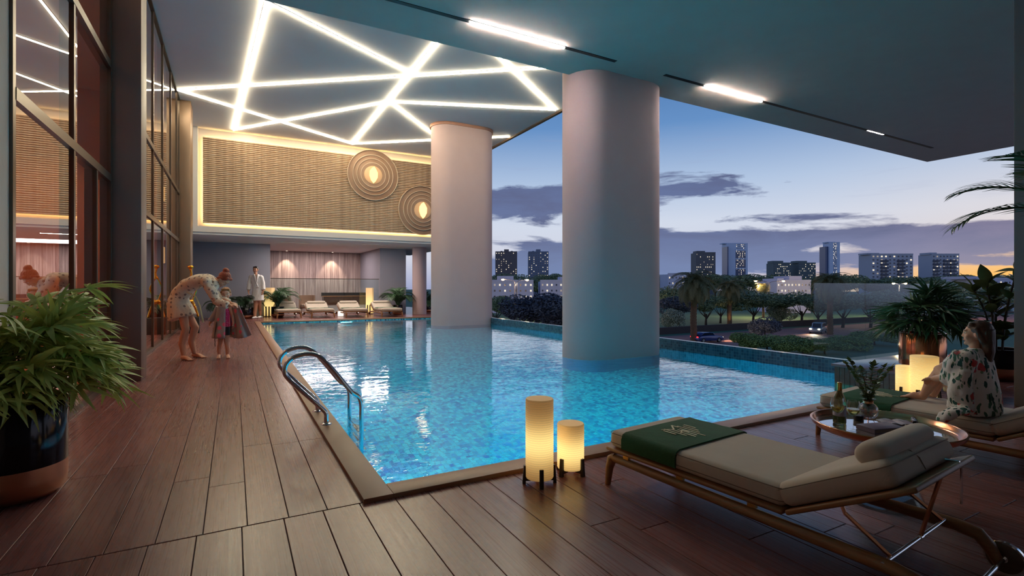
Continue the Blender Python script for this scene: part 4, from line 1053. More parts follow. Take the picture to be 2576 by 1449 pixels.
        if hairstyle == 'long':
            H.ball(Q(0, -.026, .036), (.084 * k, .098 * k, .094 * k), 18, 12, M); H.cap(Q(-.05, .035, .088), .022 * k, Q(.05, .035, .088), .022 * k)
            H.loft([(Q(0, -.06, .04), .085 * k, .07 * k), (Q(0, -.075, -.06), .088 * k, .06 * k), (Q(0, -.085, -.15), .085 * k, .05 * k), (Q(0, -.085, -.24), .07 * k, .035 * k), (Q(0, -.08, -.28), .03 * k, .015 * k)], l, 18)
            for sx in (-1, 1): H.cap(Q(.074 * sx, .0, .05), .02 * k, Q(.074 * sx, -.045, -.06), .026 * k)
        me = remeshed(H, .006 * k, 4); wrinkle(me, .004 * k, 60, (1, 1, .2)); obj('hair', me, hair, s.o)
    def done(s, vox=.0055):
        obj('body', remeshed(s.body, vox, 3), s.skin, s.o)
    def cloth(s, nm, mb, m, vox=.012, sm=6, wr=.008, fr=12, st=(1, 1, .4)):
        me = remeshed(mb, vox, sm); wrinkle(me, wr, fr, st); return obj(nm, me, m, s.o)
VIEW = V((SA, CA, 0)); RIGHT = V((CA, -SA, 0)); UP = V((0, 0, 1))

# woman bending over the child
F = Fig('person', 'barefoot woman in a cream dotted bathrobe bending over a child', PZ(487, 903) * 1)
F.o.location.z = 0; F.b.z = 0; p = F.p
F.limb([(p(462, 893, 8.41), .036), (p(458, 864, 8.41), .055), (p(467, 829, 8.42), .058), (p(461, 795, 8.46), .07), (p(458, 778, 8.48), .07)])
F.limb([(p(488, 886, 8.64), .036), (p(482, 858, 8.64), .055), (p(491, 823, 8.64), .058), (p(474, 795, 8.62), .07), (p(463, 778, 8.58), .07)])
F.foot(PZ(459, 905) - F.b, PZ(481, 908) - F.b, 1.05); F.foot(PZ(487, 898) - F.b, PZ(516, 901) - F.b, 1.05)
F.body.loft([(p(456, 782, 8.53), .13, .09), (p(452, 758, 8.53), .12, .10), (p(466, 727, 8.52), .10, .08), (p(500, 707, 8.5), .12, .08), (p(522, 704, 8.5), .12, .06)], VIEW, 18)
F.limb([(p(525, 706, 8.5), .055), (p(549, 707, 8.5), .048)])
F.limb([(p(523, 713, 8.34), .05), (p(541, 756, 8.32), .042), (p(577, 768, 8.36), .028)])
F.limb([(p(526, 712, 8.66), .05), (p(550, 750, 8.66), .042), (p(580, 762, 8.56), .028)])
F.hand(p(577, 768, 8.36), p(603, 767, 8.38), (.1, -.3, 1), 1.0, .7, -1); F.hand(p(580, 762, 8.56), p(604, 766, 8.5), (.1, -.3, 1), 1.0, .7, 1)
F.head(p(562, 703, 8.5), RIGHT * .50 - UP * .84 - VIEW * .10, RIGHT * .80 + UP * .50, 1.06, 'hair_red', 'bun')
F.done()
C = MB()
C.loft([(p(459, 800, 8.53), .185, .215), (p(455, 786, 8.53), .185, .205), (p(449, 763, 8.53), .185, .170), (p(454, 740, 8.53), .155, .135), (p(474, 719, 8.52), .155, .125), (p(502, 706, 8.5), .18, .115), (p(524, 702, 8.5), .165, .085), (p(537, 701, 8.5), .09, .055)], VIEW, 24)
for d0, js in ((8.34, ((517, 708), (532, 733), (544, 757), (574, 768.5))), (8.66, ((522, 710), (538, 735), (552, 750), (577, 761)))):
    C.ball(p(js[0][0] + 2, js[0][1], d0), (.085, .085, .08))
    C.loft([(p(js[0][0], js[0][1], d0), .07, .078), (p(js[1][0], js[1][1], d0), .068, .078), (p(js[2][0], js[2][1], d0), .064, .070), (p(js[3][0], js[3][1], d0), .054, .060)], VIEW, 16)
F.cloth('bathrobe', C, 'robe_dots', .011, 5, .013, 10, (1, 1, .55))
C = MB(); C.loft([(p(528, 700, 8.5), .12, .05), (p(545, 712, 8.45), .09, .04), (p(540, 728, 8.38), .05, .025)], VIEW, 14); F.cloth('collar', C, 'robe_dots', .01, 4, .004)
C = MB(); C.tube([p(470, 735, 8.34), p(492, 745, 8.33), p(503, 770, 8.36), p(511, 811, 8.38)], [.02, .022, .02, .024], 8, flat=.35); C.build('belt', mat('robe_cream', lin(216, 198, 150), .9), F.o, True)

# child
F = Fig('person', 'barefoot child in a grey heart-print robe and pink dotted swimsuit', PZ(562, 901), 'skin_pale'); F.b.z = 0; F.o.location.z = 0; p = F.p; D = 8.72
F.limb([(p(552, 893, D), .026), (p(551, 880, D), .036), (p(554, 862, D), .038), (p(558, 835, D), .055)])
F.limb([(p(572, 892, D), .026), (p(573, 879, D), .036), (p(570, 862, D), .038), (p(569, 835, D), .055)])
F.foot(PZ(552, 896) - F.b, PZ(549, 904) - F.b, .72); F.foot(PZ(572, 895) - F.b, PZ(575, 903) - F.b, .72)
F.body.loft([(p(563, 838, D), .085, .07), (p(564, 815, D), .08, .065), (p(565, 790, D), .09, .07), (p(565, 772, D), .085, .06), (p(565, 764, D), .04, .04)], RIGHT, 16)
F.limb([(p(566, 768, D), .035), (p(567, 755, D), .034)])
F.limb([(p(551, 774, D), .035), (p(538, 796, D), .028), (p(529, 812, D - .03), .02)]); F.hand(p(529, 811, D - .03), p(526, 822, D - .04), -RIGHT, .62, .6, 1)
F.limb([(p(579, 774, D), .035), (p(586, 796, D), .028), (p(588, 814, D - .04), .02)]); F.hand(p(588, 814, D - .04), p(588, 824, D - .05), RIGHT, .62, .6, -1)
F.head(p(568, 740, D), RIGHT * .42 - VIEW * .9 - UP * .12, UP, .98, 'hair_sandy', 'short')
F.done()
C = MB(); C.loft([(p(565, 822, D), .09, .085), (p(565, 800, D), .088, .08), (p(566, 780, D), .092, .08), (p(566, 768, D), .07, .06)], RIGHT, 20); F.cloth('swimsuit', C, 'swim_dots', .007, 2, .002)
C = MB(); C.loft([(p(564, 843, D), .094, .08), (p(564, 822, D), .094, .084)], RIGHT, 20); F.cloth('shorts', C, 'swim_dark', .007, 2, .002)
def sheet(rows, th=.01):
    b = MB(); n = len(rows[0])
    vs_ = [q for r in rows for q in r]; fs = [(i * n + j, i * n + j + 1, (i + 1) * n + j + 1, (i + 1) * n + j) for i in range(len(rows) - 1) for j in range(n - 1)]
    b.add(vs_, fs); me = b.mesh('cloth', 'all'); bm = bmesh.new(); bm.from_mesh(me); bmesh.ops.solidify(bm, geom=bm.faces[:], thickness=th); bm.to_mesh(me); bm.free()
    for q in me.polygons: q.use_smooth = True
    return me
rows = []
for i in range(12):
    s = i / 11; ctr = p(563 - 2 * s, 767 + 83 * s, D); a0, b0 = .10 + .075 * s, .085 + .045 * s; row = []
    if i == 0: a0, b0 = .06, .06
    for j in range(31):
        th = R_(-48 - 8 * s) - R_(292 - 20 * s) * j / 30            # open front, a gap where the swimsuit shows
        rip = 1 + .05 * s * math.sin(j * 1.7)
        row.append(ctr + RIGHT * math.cos(th) * a0 * rip + VIEW * math.sin(th) * b0 * rip)
    rows.append(row)
obj('robe', sheet(rows, .008), 'robe_hearts', F.o)
rows = []
for i in range(10):
    s = i / 9; x0, x1 = 581 + 5 * s, 602 + 31 * s; y0, y1 = 766 + 84 * s, 768 + 74 * s; row = []
    for j in range(14):
        u = j / 13; row.append(p(x0 + (x1 - x0) * u, y0 + (y1 - y0) * u + 5 * s * math.sin(u * 3.1), D - .08 + .06 * math.sin(u * 9) * s + .1 * (1 - u)))
    rows.append(row)
obj('robe_flap', sheet(rows, .008), 'robe_hearts', F.o)
C = MB(); C.loft([(p(551, 772, D), .055, .055), (p(541, 792, D), .052, .05), (p(529, 808, D - .03), .045, .045)], VIEW, 14); F.cloth('sleeve', C, 'robe_hearts', .008, 3, .004)
C = MB(); C.tube([p(544, 810, D - .12), p(540, 840, D - .1), p(541, 872, D - .1)], [.018, .018, .022], 8, flat=.3); C.build('belt', mat('robe_grey', lin(112, 102, 100), .9), F.o, True)

# man in a white robe
D = 19.4; F = Fig('person', 'dark-haired man in a white bathrobe and slippers walking beyond the pool', PD(648, 801.2, D)); F.b.z = 0; F.o.location.z = 0; p = F.p
F.limb([(p(641.5, 797, D), .042), (p(641, 786, D), .065), (p(643, 774, D), .066), (p(644, 750, D), .10)])
F.limb([(p(655, 791.5, D + .3), .042), (p(654, 781, D + .3), .065), (p(653, 771, D + .2), .066), (p(651, 750, D), .10)])
F.body.loft([(p(648, 752, D), .17, .12), (p(647, 725, D), .16, .12), (p(645, 705, D), .17, .11), (p(644, 695, D), .14, .08), (p(643, 689, D), .06, .06)], RIGHT, 18)
F.limb([(p(643.5, 692, D), .062), (p(643, 686, D), .06)])
F.limb([(p(633, 700, D), .055), (p(626, 716, D), .05), (p(625, 733, D - .05), .034)]); F.hand(p(625, 733, D - .05), p(626, 742, D - .08), -RIGHT, 1.1, .5, 1)
F.limb([(p(656, 700, D), .055), (p(663, 716, D), .05), (p(662, 732, D - .05), .034)]); F.hand(p(662, 732, D - .05), p(661, 741, D - .08), RIGHT, 1.1, .5, -1)
F.head(p(643, 679, D), -VIEW + RIGHT * .12, UP, 1.16, 'hair_black', 'short', False); F.done(.008)
C = MB(); C.loft([(p(648, 756, D), .235, .175), (p(648, 738, D), .21, .16), (p(647.5, 722, D), .18, .135), (p(645.5, 706, D), .215, .145), (p(644.5, 696, D), .205, .12), (p(644, 691, D), .11, .085)], RIGHT, 24)
for sg, xs in ((-1, (631.5, 627, 625.5)), (1, (657.5, 661.5, 662.5))):
    C.ball(p(xs[0] - sg * .5, 697.5, D), (.088, .088, .085)); C.loft([(p(xs[0], 697, D), .075, .078), (p(xs[1], 713, D), .072, .076), (p(xs[2], 729, D - .04), .076, .080)], VIEW, 16)
F.cloth('bathrobe', C, 'robe_white', .012, 4, .010, 9)
C = MB(); C.loft([(p(647.5, 724.5, D), .20, .155), (p(647.5, 720.5, D), .198, .153)], RIGHT, 28); C.cap(p(645.5, 722, D - .165), .022, p(649.5, 721.5, D - .165), .022); C.tube([p(647, 723, D - .17), p(645.5, 731, D - .185), p(645, 738, D - .19)], .018, 8, flat=.4); C.build('belt', 'robe_white', F.o, True)
for xs in ((639.5, 643, 648), (648.5, 646.5, 643)):
    C = MB(); C.tube([p(xs[0], 690.5, D - .085), p((xs[0] + xs[1]) / 2, 697, D - .15), p(xs[1], 706, D - .163), p(xs[2], 719, D - .155)], [.03, .034, .03, .022], 8, u=RIGHT, flat=1.); C.build('lapel', 'robe_white', F.o, True)
C = MB(); C.loft([(p(644, 690, D - .07), .045, .03), (p(644.5, 698, D - .125), .035, .025), (p(645, 706, D - .13), .008, .02)], RIGHT, 12); C.build('chest', 'skin', F.o, 'all')
for px, d_ in ((641.5, D - .06), (655, D + .25)):
    q = PD(px, 800, d_) - F.b; q.z = .0
    C = MB(); C.loft([(q + VIEW * .12 + UP * .03, .045, .03), (q + VIEW * .02 + UP * .045, .05, .045), (q - VIEW * .1 + UP * .04, .055, .04), (q - VIEW * .17 + UP * .025, .04, .022)], RIGHT, 14); F.cloth('slipper', C, 'robe_white', .008, 3, .002)

# woman on the second lounger
D = 3.46; base = PD(2455, 1040, D); base.z = .333
F = Fig('person', 'long-haired woman in a floral kimono sitting with knees up on the lounger', base, 'skin_pale'); p = F.p; FW = V((.06, 1, 0)).normalized(); LAT = V((1, -.06, 0))
F.body.loft([(p(2456, 1032, D), .125, .095), (p(2455, 985, D), .105, .08), (p(2455, 930, D), .115, .075), (p(2454, 900, D), .10, .055), (p(2453, 882, D), .045, .036)], LAT, 18)
F.limb([(p(2453, 882, D), .034), (p(2453, 860, D), .032)])
F.limb([(p(2438, 1012, D), .07), (p(2400, 968, D + .15), .058), (p(2366, 932, D + .28), .043)]); F.limb([(p(2366, 934, D + .28), .040), (p(2340, 968, D + .36), .040), (p(2322, 998, D + .42), .025)])
F.limb([(p(2452, 1005, D + .14), .07), (p(2410, 958, D + .26), .056), (p(2378, 924, D + .36), .042)]); F.limb([(p(2378, 926, D + .36), .038), (p(2362, 960, D + .42), .038), (p(2350, 990, D + .48), .025)])
z0 = V((0, 0, .0)); h1 = p(2322, 1008, D + .42); t1 = p(2272, 1005, D + .52); h1.z = t1.z = .003; F.foot(h1, t1, .80)
h1 = p(2350, 1000, D + .50); t1 = p(2302, 1000, D + .62); h1.z = t1.z = .003; F.foot(h1, t1, .80)
F.limb([(p(2432, 905, D - .06), .034), (p(2398, 948, D + .02), .034), (p(2352, 952, D + .20), .022)]); F.hand(p(2352, 952, D + .20), p(2330, 952, D + .30), UP, .82, 1.0, 1)
F.limb([(p(2466, 902, D + .1), .034), (p(2430, 935, D + .22), .034), (p(2370, 945, D + .30), .022)]); F.hand(p(2368, 945, D + .30), p(2345, 950, D + .34), UP, .82, 1.0, -1)
F.head(p(2456, 840, D), FW * .84 - LAT * .36 + UP * .02, UP, .73, 'hair_brown', 'long'); F.done(.005)
C = MB(); C.loft([(p(2460, 1038, D), .15, .12), (p(2458, 1010, D), .15, .122), (p(2456, 970, D), .142, .115), (p(2454, 930, D), .134, .10), (p(2453, 902, D), .122, .08), (p(2453, 884, D), .08, .058), (p(2453, 875, D), .045, .04)], LAT, 24)
C.loft([(p(2430, 893, D - .07), .075, .06), (p(2412, 925, D - .02), .09, .065), (p(2400, 955, D + .02), .085, .06), (p(2394, 968, D + .04), .075, .05)], FW, 16)
C.loft([(p(2420, 930, D - .06), .06, .04), (p(2415, 985, D - .06), .07, .05), (p(2418, 1030, D - .04), .08, .05)], FW, 14)
C.loft([(p(2470, 890, D + .12), .07, .055), (p(2445, 930, D + .2), .07, .055), (p(2420, 945, D + .24), .055, .045)], FW, 14)
C.loft([(p(2430, 1030, D - .1), .06, .03), (p(2400, 1036, D - .10), .05, .025), (p(2376, 1046, D - .09), .045, .03), (p(2366, 1062, D - .09), .03, .02)], FW, 14)
C.ball(p(2434, 898, D - .06), (.062, .062, .055)); C.ball(p(2468, 896, D + .1), (.062, .062, .055))
F.cloth('kimono', C, 'robe_floral', .0085, 5, .008, 22)

# ---------------------------------------------------------------- golden figure
o = thing('golden_sculpture', 'slender abstract golden figure on a black plinth by the glazed wall', 'sculpture', (-.98, 15.7, 0))
MB().box(-.2, .2, -.2, .2, 0, .42).build('plinth', 'black', o, bevel=.008)
C = MB()
for sx in (-1, 1):
    C.tube(smoothpath([(.17 * sx, 0, .42), (.12 * sx, 0, .62), (.05 * sx, .02, .82), (.09 * sx, 0, 1.0), (.13 * sx, 0, 1.15), (.07 * sx, 0, 1.32), (.02 * sx, 0, 1.45)], 6), [.045] * 12 + [.03] * 25, 10, flat=.7)
C.tube([(0, 0, 1.4), (.02, 0, 1.55), (.0, 0, 1.66)], [.04, .025, .03], 10); C.ball((0, 0, 1.72), (.075, .055, .05)); C.ball((-.02, 0, .82), (.09, .05, .05))
obj('figure', remeshed(C, .012, 4), 'gold', o)
# ---------------------------------------------------------------- city beyond the pool edge
GZ = -6.5
mat('grass', lin(92, 128, 92), .9, var=.3, vscale=.15, bmp=.4, bscale=3, bdist=.1)
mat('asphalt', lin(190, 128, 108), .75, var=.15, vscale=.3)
mat('kerb_wall', lin(70, 58, 56), .8, var=.15, vscale=1)
mat('bark', lin(70, 58, 48), .9, var=.3, vscale=3, bmp=.6, bscale=10, bdist=.05)
mat('palm_bark', lin(120, 88, 62), .9, var=.5, vscale=6, bmp=.8, bscale=14, bdist=.08)
def foliage(name, c0, c1):
    m, N, out = newmat(name); g = N.n('NewGeometry'); f = X(N.t, g.outputs['Random Per Island']); cc = N.mix(f, c0, c1)
    p = pri(N, out, Roughness=.7); N.link(cc, p.inputs['Base Color']); return m
foliage('tree_green', lin(88, 108, 80), lin(164, 174, 126)); foliage('tree_dark', lin(60, 62, 72), lin(116, 114, 118)); foliage('hedge_green', lin(84, 110, 62), lin(170, 186, 104)); foliage('tree_blossom', lin(90, 112, 84), lin(208, 200, 170))
leafmat('date_frond', lin(88, 104, 72), lin(150, 134, 86), .6)
tag(MB().box(-400, 900, 20, 1500, GZ - 1, GZ).build('ground', 'grass'), 'dark green lawn and parkland beyond the terrace', kind='structure')
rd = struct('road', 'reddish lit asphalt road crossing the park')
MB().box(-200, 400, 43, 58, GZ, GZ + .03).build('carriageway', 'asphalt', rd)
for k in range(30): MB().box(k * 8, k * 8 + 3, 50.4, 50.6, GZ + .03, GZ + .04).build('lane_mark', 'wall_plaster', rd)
tag(MB().box(-200, 400, 60.5, 61.2, GZ, GZ + 1.1).build('wall_park', 'kerb_wall'), 'low dark boundary wall along the far side of the road', kind='structure')

def crown_mesh(name, n, blobs, size, seed):
    r = random.Random(seed); b = MB()
    for i in range(n):
        bx, by, bz, br = blobs[r.randrange(len(blobs))]
        while True:
            d = V((r.uniform(-1, 1), r.uniform(-1, 1), r.uniform(-1, 1)))
            if .1 < d.length < 1: break
        d = d.normalized() * (d.length ** .35); c = V((bx, by, bz)) + V((d.x, d.y, d.z * .85)) * br; s = size * r.uniform(.6, 1.3)
        u = V((r.uniform(-1, 1), r.uniform(-1, 1), r.uniform(-1, 1))).normalized(); w_ = u.cross(d + V((r.uniform(-.7, .7), r.uniform(-.7, .7), .3))).normalized()
        b.add([c - u * s, c - w_ * s * .45, c + u * s, c + w_ * s * .45], [(0, 1, 2, 3)])
    me = bpy.data.meshes.new(name); me.from_pydata(b.v, [], b.f); return me
def blobset(seed, k=7, sp=1.6, r0=1.5):
    r = random.Random(seed); return [(r.uniform(-sp, sp), r.uniform(-sp, sp), r.uniform(-.8, 1.1) * sp * .55, r0 * r.uniform(.7, 1.1)) for _ in range(k)]
CR = [crown_mesh('crown', 7000, blobset(s, 9), .15, s) for s in (1, 2, 3)]
TR = []
for s in (1, 2):
    r = random.Random(s); b = MB(); b.tube([(0, 0, -3.2), (.1, 0, -2.2), (.05, .1, -.8)], [.26, .2, .13], 8)
    for k in range(5):
        a = k * 1.26; b.tube([(.07, .05, -1.9 + .1 * k), (math.cos(a) * .9, math.sin(a) * .9, -.6), (math.cos(a) * 1.5, math.sin(a) * 1.5, .4)], [.12, .07, .03], 6)
    TR.append(b.mesh('trunk', True))
def tree(px, ytop, d, h, w, lab, m='tree_green', k=0, name='tree', base=None, group='trees in the park'):
    "a tree at depth d whose crown top shows at row ytop; h total height, w crown width"
    g = PD(px, ytop, d); z0 = GZ if base is None else base; H = g.z - z0 if h is None else h
    o = thing(name, lab, 'tree', (g.x, g.y, z0), px * .37, group); ch = H * .68
    c = obj('crown', CR[k % 3], None, o, (0, 0, H - ch * .5)); c.scale = (w / 5.4, w / 5.4, ch / 4.8)
    c.material_slots[0].link = 'OBJECT' if c.material_slots else 'DATA'
    c.material_slots[0].material = MATS[m]
    t_ = obj('trunk', TR[k % 2], 'bark', o, (0, 0, H * .5)); t_.scale = (H / 6.4,) * 3
    return o
for me in CR: me.materials.append(MATS['tree_green'])
tl = [(1248, 738, 95, 6, 'slim tree beside the far column', 'tree_green'), (1290, 752, 100, 6, 'green tree half hidden behind the twin lamp posts', 'tree_green'),
      (1345, 729, 62, 8.4, 'large dark round tree between the two columns', 'tree_dark'), (1425, 732, 58, 8, 'dark round tree against the big column', 'tree_dark'),
      (1690, 712, 118, 10, 'green tree behind the left date palm', 'tree_green'), (1708, 742, 95, 7, 'dark leafy tree under the left date palm', 'tree_dark'),
      (1776, 735, 98, 8, 'tree between the two date palms', 'tree_green'), (1812, 742, 108, 7, 'tree behind the middle date palm', 'tree_green'),
      (1895, 727, 104, 11, 'wide green tree right of the middle date palm', 'tree_green'), (1955, 732, 110, 8, 'tree behind the street lamp post', 'tree_green'),
      (2016, 727, 104, 9, 'tree to the left of the glass balustrade edge', 'tree_green'), (2060, 735, 100, 7, 'tree seen through the left end of the glass', 'tree_green'),
      (2120, 728, 96, 8, 'tree seen through the glass beneath the white tower', 'tree_green'), (2190, 726, 96, 9, 'tree seen through the glass beneath the grey block', 'tree_green'),
      (2270, 724, 98, 10, 'tree seen through the glass behind the copper pot palm', 'tree_green'), (2345, 700, 110, 9, 'pale tree in front of the right grey block', 'tree_green'),
      (2420, 722, 100, 10, 'tree behind the rubber plant', 'tree_green'), (2500, 715, 110, 11, 'tree at the right end beyond the rubber plant', 'tree_green')]
for i, (px, yt, d, w_, lab, m_) in enumerate(tl): tree(px, yt, d, None, w_, lab, m_, i)
q = random.Random(21)
for i in range(46):
    px = 1225 + i * 30 + q.uniform(-8, 8); d = q.uniform(210, 330)
    if 1450 < px < 1660: continue
    tree(px, 688 + q.uniform(-4, 12), d, None, q.uniform(16, 24), 'tree in the distant tree line below the towers', 'tree_green', i, group='distant tree line')
# bushes
def bush(px, py, d, w_, h, lab, m, k=0):
    g = PD(px, py, d); o = thing('bush', lab, 'bush', (g.x, g.y, GZ), px, 'bushes by the road')
    c = obj('crown', CR[k % 3], None, o, (0, 0, h * .45)); c.scale = (w_ / 5.4, w_ / 5.4, h / 4.2); c.material_slots[0].link = 'OBJECT'; c.material_slots[0].material = MATS[m]
    MB().tube([(0, 0, 0), (.1, 0, h * .4)], [.12, .06], 6).build('stem', 'bark', o)
def base_d(py): return (CH - GZ) * FPX / (py - HZ)
bush(1925, 845, base_d(850), 5.2, 3.6, 'round grey-green bush in front of the road', 'tree_dark', 1)
bush(1690, 830, base_d(832), 4.6, 4.2, 'flowering bush beside the left date palm', 'tree_blossom', 2)
bush(1966, 805, base_d(812), 6.0, 4.2, 'pale flowering bush behind the road', 'tree_blossom', 0)
for i, (px, py, w_) in enumerate(((1885, 880, 4.4), (1930, 884, 4.6), (1975, 888, 4.6), (2020, 892, 4.4), (2075, 890, 4.5), (2130, 880, 5))):
    bush(px, py, base_d(py), w_, 2.4 - .1 * i, ('leftmost low green shrub of the hedge before the road', 'low green shrub below the round grey-green bush', 'low green shrub in the middle of the hedge', 'low green shrub touching the glass edge', 'low green shrub just behind the left edge of the glass', 'rightmost low green shrub of the hedge behind the glass')[i], 'hedge_green', i)
bush(2200, 868, base_d(868), 6, 2.2, 'low shrub seen through the glass below the lamp', 'hedge_green', 1); bush(2240, 800, base_d(812), 6, 4, 'flowering shrub seen through the glass', 'tree_blossom', 1)
# date palms
DF = [frond(3.0, 26, .62, .055, .95, s, .75) for s in (5, 6)]
def date_palm(px, ycrown, ybase, sc, lab, lit=False):
    d = base_d(ybase); g = PD(px, ybase, d); zc = CH - (ycrown - HZ) * d / FPX; H = zc - GZ
    o = thing('date_palm', lab, 'palm', (g.x, g.y, GZ), 0, 'date palms')
    b = MB(); pts = []; rs = []
    for i in range(40): pts.append((.05 * math.sin(i * .3), 0, H * i / 39)); rs.append(.30 * sc * (1.1 - .2 * i / 39) * (1.12 if i % 2 else .94))
    b.tube(pts, rs, 10).build('trunk', 'palm_bark', o, True); r = random.Random(int(px))
    for k in range(58):
        til = -.75 + 1.95 * (k / 58); f = obj('frond', DF[k % 2], 'date_frond', o, (0, 0, H - .1), (0, til, k * 2.4)); s_ = sc * r.uniform(.8, 1.05); f.scale = (s_, s_, s_)
    if lit:
        u = MB().lathe([(.12, 0), (.14, .2), (.1, .22)], 12, (-.5, -.6, 0)).build('uplight', 'lamp_steel', o, True)
        light('palm_uplight', 'SPOT', (-.55, -.75, .3), 260, (1, .62, .28), o, .1, rot=(R_(168), R_(-12), 0), spot_size=R_(60), spot_blend=.6)
date_palm(1745, 712, 862, 1.38, 'big dark date palm beside the blue car')
date_palm(1835, 726, 822, 1.38, 'date palm with a lit trunk in the middle of the park', True)
date_palm(1920, 722, 800, .85, 'small distant date palm left of the street lamp')
date_palm(2088, 712, 842, 1.38, 'dark date palm behind the left end of the glass')
# street lamps
emit('street_bulb', lin(255, 196, 120), 30, False)
mat('pole_metal', lin(70, 72, 92), .5, .4)
def street_lamp(px, ybase, yhead, arms, lab, en=4200):
    d = base_d(ybase); g = PD(px, ybase, d); H = CH - (yhead - HZ) * d / FPX - GZ; o = thing('street_lamp', lab, 'street lamp', (g.x, g.y, GZ), -YAW, 'street lamps')
    MB().tube([(0, 0, 0), (0, 0, H * .55), (0, 0, H - .6)], [.16, .12, .09], 10).build('pole', 'pole_metal', o, True)
    for ax in arms:
        x = ax * d / FPX
        MB().tube(smoothpath([(0, 0, H - .7), (x * .25, 0, H - .25), (x * .95, 0, H)], 5), .06, 8).build('arm', 'pole_metal', o, True)
        MB().loft([((x * .8, 0, H + .02), .10, .05), ((x, 0, H + .03), .22, .09), ((x * 1.15, 0, H + .01), .12, .05)], (0, 1, 0), 12).build('head', 'pole_metal', o, True)
        MB().ball((x, 0, H - .12), (.34, .34, .2)).build('bulb', 'street_bulb', o, 'all')
        light('street_glow', 'POINT', (x, 0, H - .4), en, (1, .66, .34), o, .2)
street_lamp(1295, 812, 702, (-30,), 'left post of the twin street lamps between the columns'); street_lamp(1300, 814, 703, (26,), 'right post of the twin street lamps between the columns')
street_lamp(1935, 800, 706, (-34, 36), 'double-armed street lamp in the park'); street_lamp(2262, 800, 712, (-14, 16), 'street lamp seen above the glass balustrade')
# cars
mat('car_blue', lin(54, 66, 120), .25, .3, Coat_Weight=.6); mat('car_white', lin(150, 152, 160), .25, .2, Coat_Weight=.6); mat('car_glass', lin(30, 36, 48), .08); mat('tyre', lin(20, 20, 22), .8)
emit('head_lamp', lin(255, 226, 170), 40, False); emit('tail_lamp', lin(255, 40, 40), 5, False)
def car(lab, loc, rz, L, H, m, suv):
    o = thing('car', lab, 'car', loc, rz, 'cars on the road'); h = L / 2; W_ = .9
    low = [(-h, .35), (-h + .05, .75 if not suv else .95), (-h + .5, .98 if not suv else 1.05), (-.2, 1.02 if not suv else 1.08), (h - 1.3, .98 if not suv else 1.05), (h - .15, .78 if not suv else .9), (h, .6), (h, .3), (h - .4, .25), (-h + .4, .25)]
    MB().prism(low, -W_, W_, 1).build('body', m, o, bevel=.10, segs=3)
    top = [(-h + .35, .98), (-h + (1.0 if not suv else .35), H - .02), (-.1, H), (.55, H - .08), (h - 1.35, .98)] if not suv else [(-h + .12, 1.0), (-h + .35, H - .02), (.1, H), (.7, H - .06), (h - 1.35, 1.0)]
    MB().prism(top, -W_ * .84, W_ * .84, 1).build('cabin', m, o, bevel=.09, segs=3)
    cx = sum(x for x, _ in top) / len(top); cz = (H + 1.0) / 2
    win = [(cx + (x - cx) * .84, cz + (z - cz) * .68) for x, z in top]
    for s in (-1, 1): MB().prism(win, min(s * W_ * .80, s * W_ * .865), max(s * W_ * .80, s * W_ * .865), 1).build('side_window', 'car_glass', o)
    MB().add([(top[-1][0] + .02, -.62, 1.03), (top[-1][0] + .02, .62, 1.03), (top[-2][0] + .06, .55, H - .12), (top[-2][0] + .06, -.55, H - .12)], [(0, 1, 2, 3)]).build('windscreen', 'car_glass', o)
    for sx in (-1, 1):
        for s in (-1, 1):
            w_ = MB().lathe([(.1, -.11), (.31, -.11), (.34, -.07), (.34, .07), (.31, .11), (.1, .11)], 22).build('wheel', 'tyre', o, True, (sx * (h - .85), s * (W_ - .08), .34), (R_(90), 0, 0))
            MB().lathe([(.02, -.115), (.2, -.118), (.2, .118), (.02, .115)], 14).build('rim', 'lamp_steel', w_, True)
    for s in (-1, 1):
        MB().ball((h - .06, s * .62, .66 if not suv else .78), (.1, .18, .09)).build('headlight', 'head_lamp', o, 'all')
        MB().ball((-h + .05, s * .62, .80 if not suv else .95), (.06, .2, .08)).build('taillight', 'tail_lamp', o, 'all')
    light('beam', 'SPOT', (h + .2, 0, .7), 900, (1, .86, .62), o, .2, rot=(0, R_(-84), 0), spot_size=R_(70), spot_blend=.7)
g = PZ(1778, 861, GZ); car('blue saloon car with a lit tail lamp on the road', (g.x, g.y, GZ + .03), R_(-8), 4.4, 1.42, 'car_blue', False)
g = PZ(2058, 838, GZ); car('pale off-road car with headlights on beyond the glass edge', (g.x, g.y, GZ + .03), R_(198), 4.6, 1.75, 'car_white', True)
# buildings
mat('slate_facade', lin(118, 126, 150), .7, var=.08, vscale=.1); mat('brown_facade', lin(108, 98, 102), .7, var=.08, vscale=.1); mat('dark_facade', lin(108, 106, 112), .7, var=.08, vscale=.1); mat('green_facade', lin(100, 112, 116), .7, var=.08, vscale=.1)
mat('grey_facade', lin(182, 184, 200), .75, var=.06, vscale=.1); mat('white_facade', lin(206, 216, 244), .6); mat('blue_glass', lin(70, 88, 128), .2); mat('low_white', lin(188, 192, 218), .75, var=.05, vscale=.2)
mat('window_dark', lin(58, 66, 88), .2); emit('window_lit', lin(255, 240, 214), 1.0, False); emit('window_dim', lin(230, 214, 200), .45, False); mat('balcony', lin(92, 92, 106), .8)
_wm = {}
def winmesh(w_, h):
    k = (round(w_, 2), round(h, 2))
    if k not in _wm: _wm[k] = MB().box(-w_ / 2, w_ / 2, -.08, .02, -h / 2, h / 2).mesh('window')
    return _wm[k]
def put_window(o, me, x, z, kind, y=0.):
    w_ = bpy.data.objects.new('window', me); COL.objects.link(w_); w_.parent = o; w_.location = (x, y, z)
    if not me.materials: me.materials.append(MATS['window_dark'])
    w_.material_slots[0].link = 'OBJECT'; w_.material_slots[0].material = MATS[kind]
